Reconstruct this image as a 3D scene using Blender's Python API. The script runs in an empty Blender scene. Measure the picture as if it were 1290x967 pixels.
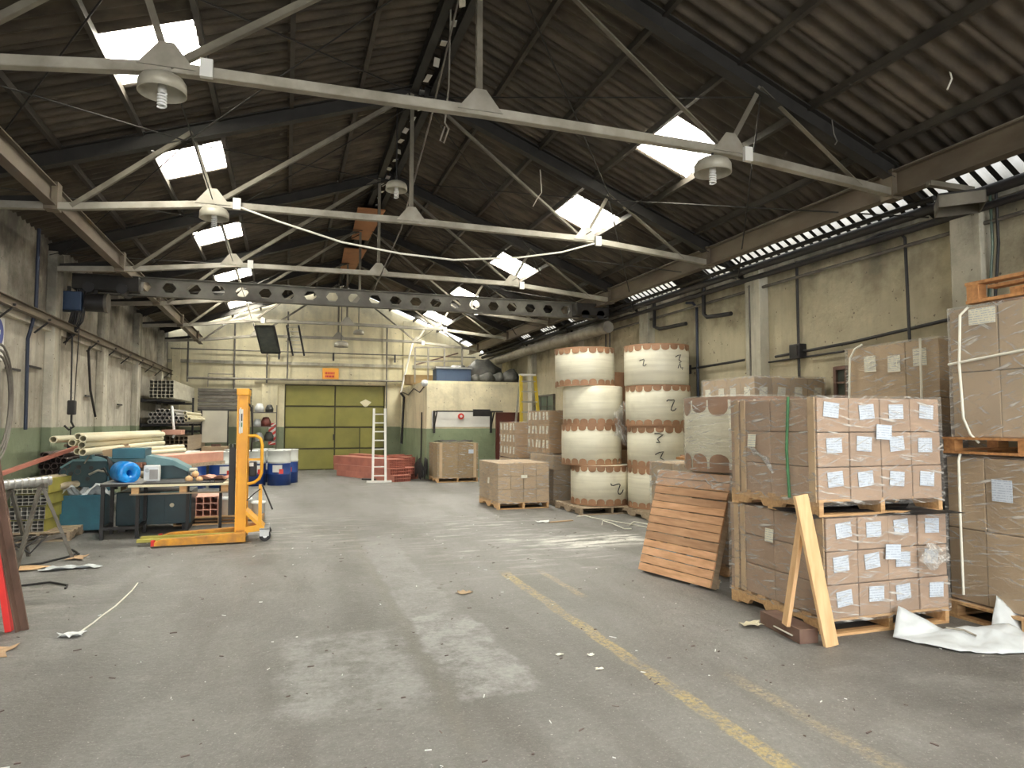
import bpy, math, random
from mathutils import Vector, Matrix, Euler
random.seed(7)
PI = math.pi
C = bpy.context.scene.collection
S = bpy.context.scene
# ------------------------------------------------------------------ camera
cd = bpy.data.cameras.new('camera'); cam = bpy.data.objects.new('camera', cd); C.objects.link(cam)
cd.sensor_fit = 'HORIZONTAL'; cd.sensor_width = 36; cd.lens = 36*860/1290; cd.clip_end = 200
cam.location = (0, 0, 1.6); cam.rotation_euler = (math.radians(90+3.23), 0, -math.radians(18.31))
S.camera = cam
# ------------------------------------------------------------------ light
S.view_settings.view_transform = 'Standard'; S.view_settings.look = 'None'
S.view_settings.gamma = 1; S.view_settings.use_curve_mapping = False
S.view_settings.exposure = 0.0
w = bpy.data.worlds.new('sky'); S.world = w; w.use_nodes = True
w.node_tree.nodes['Background'].inputs[0].default_value = (0.92, 0.95, 1.0, 1)
w.node_tree.nodes['Background'].inputs[1].default_value = 2.5
def area(name, loc, rot, sx, sy, power, col=(1, 1, 1)):
    l = bpy.data.lights.new(name, 'AREA'); l.shape = 'RECTANGLE'; l.size = sx; l.size_y = sy
    l.energy = power; l.color = col
    o = bpy.data.objects.new(name, l); C.objects.link(o); o.location = loc; o.rotation_euler = rot
    return o
# daylight through the open gateway behind the photographer
area('gateway_daylight', (1.6, -7.9, 2.3), (math.radians(90), 0, 0), 9.0, 4.2, 820, (1.0, .985, .955))
# roof shape: ridge at x=1.7 z=6.3, left slope .34, right slope .40
XR, ZR, SL, SR = 1.7, 6.3, .34, .40
XL, XW, YB = -3.6, 6.9, 24.0
def roofz(x): return ZR - (SL*(XR-x) if x < XR else SR*(x-XR)+max(0, x-6.2)*.28)   # a flatter kick at the right eave
SKY_Y = [-4.84, -1.9, 1.04, 3.0, 6.92, 9.86, 13.78, 17.70, 21.62]
for y in SKY_Y:
    for (x, s) in ((-1.2, -1), (4.72, 1)):
        if y == 3.0: continue
        a = math.atan(SL if s < 0 else SR)*s
        area('skylight_daylight', (x, y+.49, roofz(x)+.25), (0, a, 0), 1.0, 1.05, 420 if y < 12 else (560 if y < 20 else 620), (1.0, .97, .90))

# ------------------------------------------------------------------ materials
def nd(nt, t, **k):
    n = nt.nodes.new(t)
    for a, b in k.items(): setattr(n, a, b)
    return n
def math_(nt, op, a, b=None, clamp=False):
    n = nd(nt, 'ShaderNodeMath', operation=op); n.use_clamp = clamp
    for i, v in enumerate((a, b)):
        if v is None: continue
        if isinstance(v, (int, float)): n.inputs[i].default_value = v
        else: nt.links.new(v, n.inputs[i])
    return n.outputs[0]
def mixc(nt, f, a, b):
    n = nd(nt, 'ShaderNodeMix', data_type='RGBA')
    if isinstance(f, (int, float)): n.inputs[0].default_value = f
    else: nt.links.new(f, n.inputs[0])
    for i, v in ((6, a), (7, b)):
        if isinstance(v, tuple): n.inputs[i].default_value = (*v[:3], 1)
        else: nt.links.new(v, n.inputs[i])
    return n.outputs[2]
def noise(nt, vec, scale, detail=4, rough=.55):
    n = nd(nt, 'ShaderNodeTexNoise'); n.inputs['Scale'].default_value = scale
    n.inputs['Detail'].default_value = detail; n.inputs['Roughness'].default_value = rough
    nt.links.new(vec, n.inputs['Vector']); return n.outputs[0]
def ramp(nt, v, lo, hi, a=0., b=1.):
    n = nd(nt, 'ShaderNodeMapRange'); n.clamp = True
    nt.links.new(v, n.inputs[0])
    for i, x in enumerate((lo, hi, a, b)): n.inputs[i+1].default_value = x
    return n.outputs[0]
def stretch(nt, vec, s, rot=(0, 0, 0)):
    n = nd(nt, 'ShaderNodeMapping'); n.inputs['Scale'].default_value = s; n.inputs['Rotation'].default_value = rot
    nt.links.new(vec, n.inputs['Vector']); return n.outputs[0]
def base(name):
    m = bpy.data.materials.new(name); m.use_nodes = True; nt = m.node_tree
    return m, nt, nt.nodes['Principled BSDF']
def objvec(nt):
    tc = nd(nt, 'ShaderNodeTexCoord'); oi = nd(nt, 'ShaderNodeObjectInfo')
    sc = nd(nt, 'ShaderNodeVectorMath', operation='SCALE'); sc.inputs[0].default_value = (31, 17, 43)
    nt.links.new(oi.outputs['Random'], sc.inputs['Scale'])
    ad = nd(nt, 'ShaderNodeVectorMath', operation='ADD')
    nt.links.new(tc.outputs['Object'], ad.inputs[0]); nt.links.new(sc.outputs[0], ad.inputs[1])
    return ad.outputs[0], oi.outputs['Random']
def bump(nt, b, h, s=.3, d=.02):
    n = nd(nt, 'ShaderNodeBump'); n.inputs['Strength'].default_value = s; n.inputs['Distance'].default_value = d
    nt.links.new(h, n.inputs['Height']); nt.links.new(n.outputs[0], b.inputs['Normal'])
def pm(name, c1, c2=None, rough=.6, metal=0, scale=6, st=(1, 1, 1), bmp=.15, var=.12, lo=.35, hi=.7, dist=.01):
    m, nt, b = base(name); v, rnd = objvec(nt)
    if c2 is None: c2 = tuple(x*.72 for x in c1)
    vv = stretch(nt, v, st); n = noise(nt, vv, scale, 5)
    col = mixc(nt, ramp(nt, n, lo, hi), c1, c2)
    hs = nd(nt, 'ShaderNodeHueSaturation'); nt.links.new(col, hs.inputs['Color'])
    nt.links.new(ramp(nt, rnd, 0, 1, 1-var, 1+var), hs.inputs['Value'])
    nt.links.new(hs.outputs[0], b.inputs['Base Color'])
    b.inputs['Roughness'].default_value = rough; b.inputs['Metallic'].default_value = metal
    if bmp: bump(nt, b, n, bmp, dist)
    return m
def wallmat(name, up, up2, low, dado, top_tone=(.05, .045, .035), gz=3.2, gf=.8, dr=.75, sc=1.0):
    """painted plaster: blotches, drips, a darker upper part, and a lower painted band up to `dado`"""
    m, nt, b = base(name); g = nd(nt, 'ShaderNodeNewGeometry'); p = g.outputs['Position']
    sx = nd(nt, 'ShaderNodeSeparateXYZ'); nt.links.new(p, sx.inputs[0]); z = sx.outputs[2]
    big = noise(nt, p, .9*sc, 6, .65); fine = noise(nt, p, 7*sc, 6, .7)
    drip = noise(nt, stretch(nt, p, (3.5, 3.5, .35)), 1.3, 5, .6)
    col = mixc(nt, ramp(nt, big, .38, .62), up, up2)
    col = mixc(nt, ramp(nt, drip, .50, .68, 0, dr), col, tuple(x*.42 for x in up2))
    col = mixc(nt, ramp(nt, fine, .62, .72, 0, .55), col, tuple(min(1, x*1.25) for x in up))
    if dado:
        zz = math_(nt, 'ADD', z, math_(nt, 'MULTIPLY', fine, .03))
        msk = ramp(nt, zz, dado+.012, dado+.028, 1, 0)
        lowc = mixc(nt, ramp(nt, big, .35, .65), low, tuple(x*.7 for x in low))
        lowc = mixc(nt, ramp(nt, fine, .66, .74, 0, .6), lowc, up)
        col = mixc(nt, msk, col, lowc)
    patch = noise(nt, p, 1.7*sc, 3, .5)
    col = mixc(nt, ramp(nt, math_(nt, 'ADD', math_(nt, 'MULTIPLY', z, .25), math_(nt, 'MULTIPLY', big, 1.1)), gz*.25+.42, gz*.25+.78, 0, gf), col, top_tone)  # wall colour turns darker towards the top, edge broken by noise
    col = mixc(nt, ramp(nt, noise(nt, p, 14, 2), .70, .73), col, (.10, .08, .06))
    nt.links.new(col, b.inputs['Base Color']); b.inputs['Roughness'].default_value = .85
    bump(nt, b, math_(nt, 'ADD', math_(nt, 'MULTIPLY', patch, 2.), fine), .35, .03)
    return m
M = {}
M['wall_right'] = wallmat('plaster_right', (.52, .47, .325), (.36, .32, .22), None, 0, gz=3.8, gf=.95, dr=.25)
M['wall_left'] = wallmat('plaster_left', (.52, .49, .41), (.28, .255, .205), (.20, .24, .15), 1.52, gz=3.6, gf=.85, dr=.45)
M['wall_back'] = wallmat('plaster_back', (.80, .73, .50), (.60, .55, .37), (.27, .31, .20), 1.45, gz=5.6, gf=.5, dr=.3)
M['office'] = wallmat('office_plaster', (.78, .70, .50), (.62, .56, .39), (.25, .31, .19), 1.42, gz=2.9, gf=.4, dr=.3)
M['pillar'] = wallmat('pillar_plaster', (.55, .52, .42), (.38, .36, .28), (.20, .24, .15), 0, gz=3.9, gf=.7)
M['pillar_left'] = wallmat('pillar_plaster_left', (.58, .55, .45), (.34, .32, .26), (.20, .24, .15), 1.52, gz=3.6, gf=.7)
def floormat():
    m, nt, b = base('concrete_floor'); g = nd(nt, 'ShaderNodeNewGeometry'); p = g.outputs['Position']
    sx = nd(nt, 'ShaderNodeSeparateXYZ'); nt.links.new(p, sx.inputs[0]); X, Y = sx.outputs[0], sx.outputs[1]
    big = noise(nt, p, .55, 5, .6); mid = noise(nt, p, 2.3, 6, .7); fine = noise(nt, p, 22, 5, .7)
    scr = noise(nt, stretch(nt, p, (.9, 1.9, 1), (0, 0, .35)), 1.7, 8, .78)
    col = mixc(nt, ramp(nt, big, .35, .65), (.172, .170, .163), (.112, .110, .104))
    col = mixc(nt, ramp(nt, mid, .46, .66, 0, .65), col, (.245, .242, .232))
    col = mixc(nt, ramp(nt, scr, .60, .72, 0, .5), col, (.33, .32, .305))
    col = mixc(nt, ramp(nt, noise(nt, stretch(nt, p, (2.5, .5, 1)), .8, 5), .46, .66, 0, .65), col, (.080, .075, .066))
    def band(v, a, b_, soft=.03):
        return math_(nt, 'MULTIPLY', ramp(nt, v, a-soft, a+soft), ramp(nt, v, b_-soft, b_+soft, 1, 0))
    def box(x0, x1, y0, y1, soft=.03):
        return math_(nt, 'MULTIPLY', band(X, x0, x1, soft), band(Y, y0, y1, soft*2))
    def over(col, mask, wear, c, k=1.):
        return mixc(nt, math_(nt, 'MULTIPLY', math_(nt, 'MULTIPLY', mask, wear), k, True), col, c)
    jag = math_(nt, 'MULTIPLY', math_(nt, 'SUBTRACT', mid, .5), .35)
    X = math_(nt, 'ADD', X, jag); Y = math_(nt, 'ADD', Y, math_(nt, 'MULTIPLY', jag, 1.5))
    wear = ramp(nt, noise(nt, p, 3.4, 8, .8), .40, .56)
    wf = ramp(nt, fine, .36, .56)
    wy = math_(nt, 'MULTIPLY', ramp(nt, noise(nt, p, 1.6, 6, .7), .40, .56, .18, .95), ramp(nt, noise(nt, p, 30, 4, .75), .40, .56))
    # ground-in slabs of lighter screed
    col = over(col, box(.98, 1.50, 3.95, 5.7), wear, (.37, .375, .37), .85)
    col = over(col, box(.98, 1.42, 5.7, 9.8), wear, (.30, .30, .295), .55)
    col = over(col, box(.0, .84, 3.95, 5.4, .06), wear, (.33, .335, .33), .7)
    col = over(col, box(.86, .97, 3.3, 10.5), 1., (.15, .143, .125), .6)
    # worn yellow line and its faint twin
    xw = math_(nt, 'ADD', sx.outputs[0], math_(nt, 'MULTIPLY', math_(nt, 'SUBTRACT', mid, .5), .10))
    ym = math_(nt, 'MULTIPLY', band(xw, 2.19, 2.30, .008), band(Y, 1.5, 7.0, .1))
    col = over(col, ym, wy, (.47, .36, .13), .9)
    ym2 = math_(nt, 'MULTIPLY', band(xw, 2.60, 2.68, .01), band(Y, 5.9, 7.0, .1))
    col = over(col, ym2, wy, (.45, .36, .18), .6)
    ym3 = math_(nt, 'MULTIPLY', band(xw, 2.66, 2.76, .02), band(Y, 2.3, 3.7, .2))
    col = over(col, ym3, wy, (.45, .37, .20), .6)
    # streaky whitish patches across the floor, near and far
    pale_streaks = noise(nt, stretch(nt, p, (.7, 3.4, 1), (0, 0, .12)), 2.2, 7, .7)
    col = over(col, box(3.3, 4.75, 8.15, 8.95, .12), ramp(nt, pale_streaks, .44, .56), (.80, .79, .74), .95)
    col = over(col, box(1.8, 4.0, 7.4, 11.5, .5), ramp(nt, pale_streaks, .52, .64), (.60, .59, .56), .7)
    col = over(col, box(-.8, 1.2, 9.2, 12.5, .5), ramp(nt, pale_streaks, .50, .64), (.58, .56, .50), .6)
    col = over(col, box(-2.9, -1.7, 5.6, 8.6, .5), ramp(nt, pale_streaks, .50, .66), (.42, .40, .36), .45)
    col = mixc(nt, ramp(nt, fine, .35, .65, .35, 0), col, (.06, .057, .05))
    col = mixc(nt, ramp(nt, noise(nt, p, 60, 3, .7), .56, .66, 0, .35), col, (.36, .35, .33))
    col = mixc(nt, ramp(nt, noise(nt, p, 38, 2), .70, .74, 0, .7), col, (.55, .53, .5))
    nt.links.new(col, b.inputs['Base Color'])
    nt.links.new(ramp(nt, mid, .3, .7, .42, .75), b.inputs['Roughness'])
    bump(nt, b, math_(nt, 'ADD', fine, math_(nt, 'MULTIPLY', mid, 2)), .4, .02)
    return m
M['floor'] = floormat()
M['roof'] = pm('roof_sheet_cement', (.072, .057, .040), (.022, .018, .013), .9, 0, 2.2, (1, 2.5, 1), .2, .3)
def roofclear():
    m, nt, b = base('translucent_roof_sheet'); v, r = objvec(nt)
    n = noise(nt, v, 5, 5); dirt = ramp(nt, n, .45, .75, 0, .5)
    tr = nd(nt, 'ShaderNodeBsdfTransparent'); tl = nd(nt, 'ShaderNodeBsdfTranslucent')
    tr.inputs[0].default_value = (.95, .95, .93, 1)
    nt.links.new(mixc(nt, dirt, (.95, .93, .86), (.45, .38, .22)), tl.inputs[0])
    nt.links.new(mixc(nt, dirt, (.95, .95, .92), (.60, .52, .30)), tr.inputs[0])
    mx = nd(nt, 'ShaderNodeMixShader'); mx.inputs[0].default_value = .55
    nt.links.new(tr.outputs[0], mx.inputs[1]); nt.links.new(tl.outputs[0], mx.inputs[2])
    nt.links.new(mx.outputs[0], nt.nodes['Material Output'].inputs[0]); return m
M['roofclear'] = roofclear()
def wrapmat(name, tint=(1, 1, 1), haze=.10, streak=.5, su=.9, sz=9, rot=.18):
    m, nt, b = base(name); tc = nd(nt, 'ShaderNodeTexCoord'); v = tc.outputs['Object']
    s = nd(nt, 'ShaderNodeSeparateXYZ'); nt.links.new(v, s.inputs[0])
    u = math_(nt, 'ADD', s.outputs[0], s.outputs[1]); cx = nd(nt, 'ShaderNodeCombineXYZ')
    nt.links.new(u, cx.inputs[0]); nt.links.new(s.outputs[2], cx.inputs[1])
    warp = noise(nt, cx.outputs[0], 1.4, 2)
    def st(rotz, seed):
        q = stretch(nt, cx.outputs[0], (su, sz, 1), (0, 0, 0))
        mp = nd(nt, 'ShaderNodeMapping'); mp.inputs['Rotation'].default_value = (0, 0, rotz)
        mp.inputs['Location'].default_value = (seed, seed*.7, 0)
        nt.links.new(cx.outputs[0], mp.inputs[0])
        a = nd(nt, 'ShaderNodeVectorMath', operation='ADD'); nt.links.new(mp.outputs[0], a.inputs[0])
        w_ = nd(nt, 'ShaderNodeCombineXYZ'); nt.links.new(math_(nt, 'MULTIPLY', warp, .12), w_.inputs[1]); nt.links.new(w_.outputs[0], a.inputs[1])
        return noise(nt, stretch(nt, a.outputs[0], (su, sz, 1)), 4.0, 6, .62)
    s1, s2 = st(rot, 1.3), st(-rot*2.2, 7.7)
    f = math_(nt, 'MAXIMUM', ramp(nt, s1, .54, .67), ramp(nt, s2, .57, .70, 0, .9))
    fac = math_(nt, 'ADD', math_(nt, 'MULTIPLY', f, streak), haze, True)
    tr = nd(nt, 'ShaderNodeBsdfTransparent'); tr.inputs[0].default_value = (*tint, 1)
    b.inputs['Base Color'].default_value = (.72, .70, .66, 1); b.inputs['Roughness'].default_value = .22
    b.inputs['Specular IOR Level'].default_value = .8
    bump(nt, b, math_(nt, 'ADD', s1, s2), .5, .02)
    mx = nd(nt, 'ShaderNodeMixShader'); nt.links.new(fac, mx.inputs[0])
    nt.links.new(tr.outputs[0], mx.inputs[1]); nt.links.new(b.outputs[0], mx.inputs[2])
    nt.links.new(mx.outputs[0], nt.nodes['Material Output'].inputs[0]); return m
M['wrap'] = wrapmat('stretch_film', haze=.09, streak=.72)
M['wrap_dense'] = wrapmat('stretch_film_dense', haze=.20, streak=.6, sz=7, rot=.3)
M['wrap_dark'] = wrapmat('black_stretch_film', (.25, .25, .26), .3, .4, sz=5)
M['card'] = pm('cardboard', (.42, .285, .17), (.35, .23, .13), .8, 0, 3, (1, 1, 1), .04, .10)
M['card_pink'] = pm('cardboard_pinkish', (.42, .295, .21), (.35, .24, .165), .8, 0, 3, (1, 1, 1), .04, .08)
M['card_grey'] = pm('cardboard_grey', (.44, .325, .205), (.36, .26, .16), .8, 0, 3, (1, 1, 1), .08, .10)
M['card_edge'] = pm('cardboard_edge_guard', (.52, .38, .24), (.44, .32, .2), .8, 0, 4, (1, 1, 1), .04, .06)
def labelmat(name, c):
    m, nt, b = base(name); v, r = objvec(nt)
    s = nd(nt, 'ShaderNodeSeparateXYZ'); nt.links.new(v, s.inputs[0])
    rows = math_(nt, 'GREATER_THAN', math_(nt, 'SINE', math_(nt, 'MULTIPLY', s.outputs[2], 330)), .35)
    n = noise(nt, stretch(nt, v, (60, 60, 20)), 1.5, 3)
    f = math_(nt, 'MULTIPLY', rows, ramp(nt, n, .42, .50, 0, .6))
    nt.links.new(mixc(nt, f, c, (.25, .32, .45)), b.inputs['Base Color']); b.inputs['Roughness'].default_value = .5; return m
M['label'] = labelmat('paper_label', (.64, .71, .80))
M['label_warm'] = labelmat('paper_label_cream', (.80, .77, .62))
M['wood'] = pm('pallet_wood', (.62, .40, .20), (.45, .26, .12), .75, 0, 5, (1.2, 9, 9), .15, .16)
M['wood_red'] = pm('weathered_red_plank', (.70, .42, .24), (.50, .27, .14), .75, 0, 4, (7, 1, 7), .15, .30)
M['wood_new'] = pm('fresh_pine', (.80, .55, .30), (.65, .38, .18), .6, 0, 3, (9, 9, .8), .08, .06)
M['wood_old'] = pm('old_pallet_wood', (.42, .33, .23), (.24, .18, .12), .8, 0, 5, (1, 6, 6), .2, .2)
M['wood_orange'] = pm('orange_pallet_wood', (.50, .25, .09), (.30, .13, .05), .75, 0, 5, (1, 6, 6), .15, .15)
def paperroll():
    m, nt, b = base('white_reel_wrapper'); v, r = objvec(nt)
    s = nd(nt, 'ShaderNodeSeparateXYZ'); nt.links.new(v, s.inputs[0])
    n = noise(nt, v, 4, 5); l = noise(nt, stretch(nt, v, (.6, .6, 14)), 1.2, 4)
    col = mixc(nt, ramp(nt, l, .45, .62, 0, .55), (.76, .73, .59), (.58, .55, .43))
    col = mixc(nt, ramp(nt, n, .58, .75, 0, .4), col, (.50, .47, .36))
    nt.links.new(col, b.inputs['Base Color']); b.inputs['Roughness'].default_value = .38
    bump(nt, b, math_(nt, 'ADD', l, n), .25, .02); return m
M['paper'] = paperroll()
M['kraft'] = pm('kraft_paper', (.33, .18, .10), (.24, .13, .07), .6, 0, 6, (1, 1, 1), .1, .12)
M['marker'] = pm('black_marker', (.015, .015, .02), None, .6, 0, 5, bmp=0)
M['steel_light'] = pm('galvanised_truss_steel', (.33, .31, .26), (.17, .155, .12), .5, .35, 3, (1, 1, 1), .1, .1)
M['steel_dark'] = pm('grimy_dark_steel', (.022, .020, .017), (.012, .011, .009), .7, .2, 4, bmp=.1)
M['steel_rail'] = pm('crane_rail_steel', (.14, .115, .08), (.075, .055, .035), .6, .2, 2.5, (1, .4, 1), .1, .08)
M['purlin'] = pm('purlin_steel', (.045, .038, .028), (.022, .018, .014), .7, .2, 3, bmp=.1)
M['steel_mid'] = pm('dirty_bracing_steel', (.17, .155, .12), (.085, .075, .055), .6, .25, 3, bmp=.08)
M['navy'] = pm('navy_conduit', (.012, .02, .045), None, .5, .1, 4, bmp=0)
M['lemon'] = pm('dirty_lemon_paint', (.60, .46, .04), (.45, .33, .03), .5, 0, 3, bmp=.03)
M['crate_blue'] = pm('dark_blue_crate', (.012, .03, .07), (.02, .04, .08), .6, 0, 5, bmp=.04)
M['crane'] = pm('crane_grey', (.13, .125, .105), (.06, .055, .045), .6, .2, 3, bmp=.08)
M['black'] = pm('black_iron', (.018, .018, .02), (.03, .027, .025), .55, .3, 4, bmp=.05)
M['pipe_grey'] = pm('grey_conduit', (.15, .14, .12), (.08, .07, .06), .55, .3, 4, bmp=.05)
M['duct'] = pm('dirty_silver_duct', (.33, .31, .26), (.18, .16, .13), .5, .4, 4, bmp=.1)
M['galv'] = pm('dull_aluminium', (.60, .61, .60), (.42, .42, .40), .35, .8, 5, bmp=.05)
M['tube_pale'] = pm('pale_profile_tube', (.62, .60, .50), (.48, .45, .36), .45, .2, 3, bmp=.05)
M['tube_cream'] = pm('cream_plastic_pipe', (.80, .75, .55), (.62, .56, .38), .4, 0, 2, (1, .3, 1), .05, .06)
M['tube_dark'] = pm('dark_rusty_tube', (.13, .095, .085), (.07, .05, .045), .6, .4, 4, bmp=.1)
M['tube_grey'] = pm('grey_tube', (.42, .41, .38), (.3, .28, .26), .45, .2, 4, bmp=.05)
M['cardtube'] = pm('cardboard_tube', (.55, .47, .33), (.42, .34, .23), .7, 0, 4, bmp=.05)
M['pink'] = pm('salmon_wrap', (.74, .40, .30), (.60, .30, .22), .5, 0, 3, bmp=.1)
M['red_profile'] = pm('dusty_red_profile', (.46, .18, .13), (.33, .12, .09), .5, 0, 3, bmp=.05)
M['yellow_wrap'] = pm('mustard_wrap', (.42, .38, .08), (.30, .27, .05), .5, 0, 3, bmp=.1)
M['teal'] = pm('teal_machine_paint', (.022, .115, .165), (.015, .075, .11), .45, 0, 4, bmp=.04, var=.03)
M['teal_dark'] = pm('dark_teal_paint', (.012, .042, .052), (.008, .025, .03), .4, 0, 4, bmp=.04, var=.03)
M['teal_pale'] = pm('pale_teal_paint', (.13, .24, .26), (.09, .18, .2), .5, 0, 4, bmp=.04, var=.03)
M['blue_plastic'] = pm('bright_blue_film', (.01, .30, .80), (.005, .16, .60), .25, 0, 14, bmp=.5, dist=.02)
M['yellow'] = pm('orange_yellow_paint', (.83, .40, .015), (.72, .31, .012), .42, 0, 2.5, bmp=.04, var=.0, lo=.5, hi=.8)
M['yellow_worn'] = pm('worn_orange_paint', (.70, .33, .03), (.38, .17, .04), .55, .1, 8, bmp=.1, var=.0)
M['red'] = pm('bright_red_paint', (.70, .03, .025), (.55, .02, .02), .4, 0, 3, bmp=.03)
M['rust'] = pm('rusty_angle_steel', (.17, .10, .075), (.09, .055, .04), .7, .3, 9, (1, 1, .4), .2, .05)
M['drum_blue'] = pm('blue_drum', (.012, .045, .20), (.01, .035, .15), .35, 0, 3, bmp=.03)
M['drum_white'] = pm('white_drum', (.68, .70, .66), (.58, .60, .56), .4, 0, 3, bmp=.03)
M['white'] = pm('white_plastic', (.78, .80, .78), (.66, .68, .67), .45, 0, 6, bmp=.1)
M['white_sheet'] = pm('white_foam_sheet', (.64, .68, .71), (.54, .58, .60), .5, 0, 7, bmp=.15)
M['cloth'] = pm('white_rags', (.66, .70, .70), (.45, .48, .48), .8, 0, 12, bmp=.4, dist=.03)
M['door'] = pm('olive_door_paint', (.23, .215, .045), (.17, .16, .035), .55, 0, 1.5, bmp=.04, var=.05)
M['door_gap'] = pm('dark_olive_frame', (.06, .055, .02), None, .6, 0, 3, bmp=0)
M['maroon'] = pm('maroon_door', (.10, .02, .012), (.07, .014, .01), .5, 0, 3, bmp=.03)
M['sign_orange'] = pm('orange_sign', (.80, .36, .03), None, .4, 0, 3, bmp=0, lo=.8, hi=.9)
M['sign_red'] = pm('sign_red', (.60, .04, .03), None, .5, 0, 3, bmp=0)
M['sign_white'] = pm('sign_white', (.80, .79, .74), (.7, .7, .66), .5, 0, 3, bmp=0)
M['sign_blue'] = pm('sign_blue', (.05, .07, .28), None, .5, 0, 3, bmp=0)
M['hoist_blue'] = pm('hoist_blue', (.018, .045, .10), (.012, .03, .07), .5, 0, 5, bmp=.04)
M['glass_dark'] = pm('dirty_dark_glass', (.03, .035, .03), (.06, .07, .05), .25, 0, 5, bmp=.02)
M['glass_green'] = pm('dirty_green_glass', (.06, .10, .07), (.04, .06, .05), .3, 0, 5, bmp=.02)
M['lamp'] = pm('lamp_enamel', (.42, .40, .33), (.30, .28, .22), .4, .1, 5, bmp=.03)
M['bulb'] = pm('bulb_glass', (.85, .86, .84), (.8, .8, .8), .25, 0, 5, bmp=0)
M['strap'] = pm('white_strap', (.80, .79, .70), (.68, .66, .56), .5, 0, 5, bmp=0)
M['strap_green'] = pm('green_strap', (.06, .20, .08), None, .5, 0, 5, bmp=0)
M['brown_beam'] = pm('brown_steel_block', (.10, .055, .04), (.16, .10, .075), .6, .1, 5, bmp=.1)
M['mdf'] = pm('brown_fibreboard', (.34, .24, .12), (.28, .19, .09), .7, 0, 3, bmp=.03)
M['panel_cream'] = pm('cream_panel', (.62, .60, .50), (.5, .48, .4), .6, 0, 2, bmp=.03)
M['junk'] = pm('dark_junk', (.02, .02, .018), (.07, .07, .06), .6, .1, 6, bmp=.2)
M['ceil_brown'] = pm('brown_board', (.30, .13, .05), (.22, .09, .035), .7, 0, 3, bmp=.03)
M['rubber'] = pm('black_rubber', (.02, .02, .02), None, .6, 0, 5, bmp=0)

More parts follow.
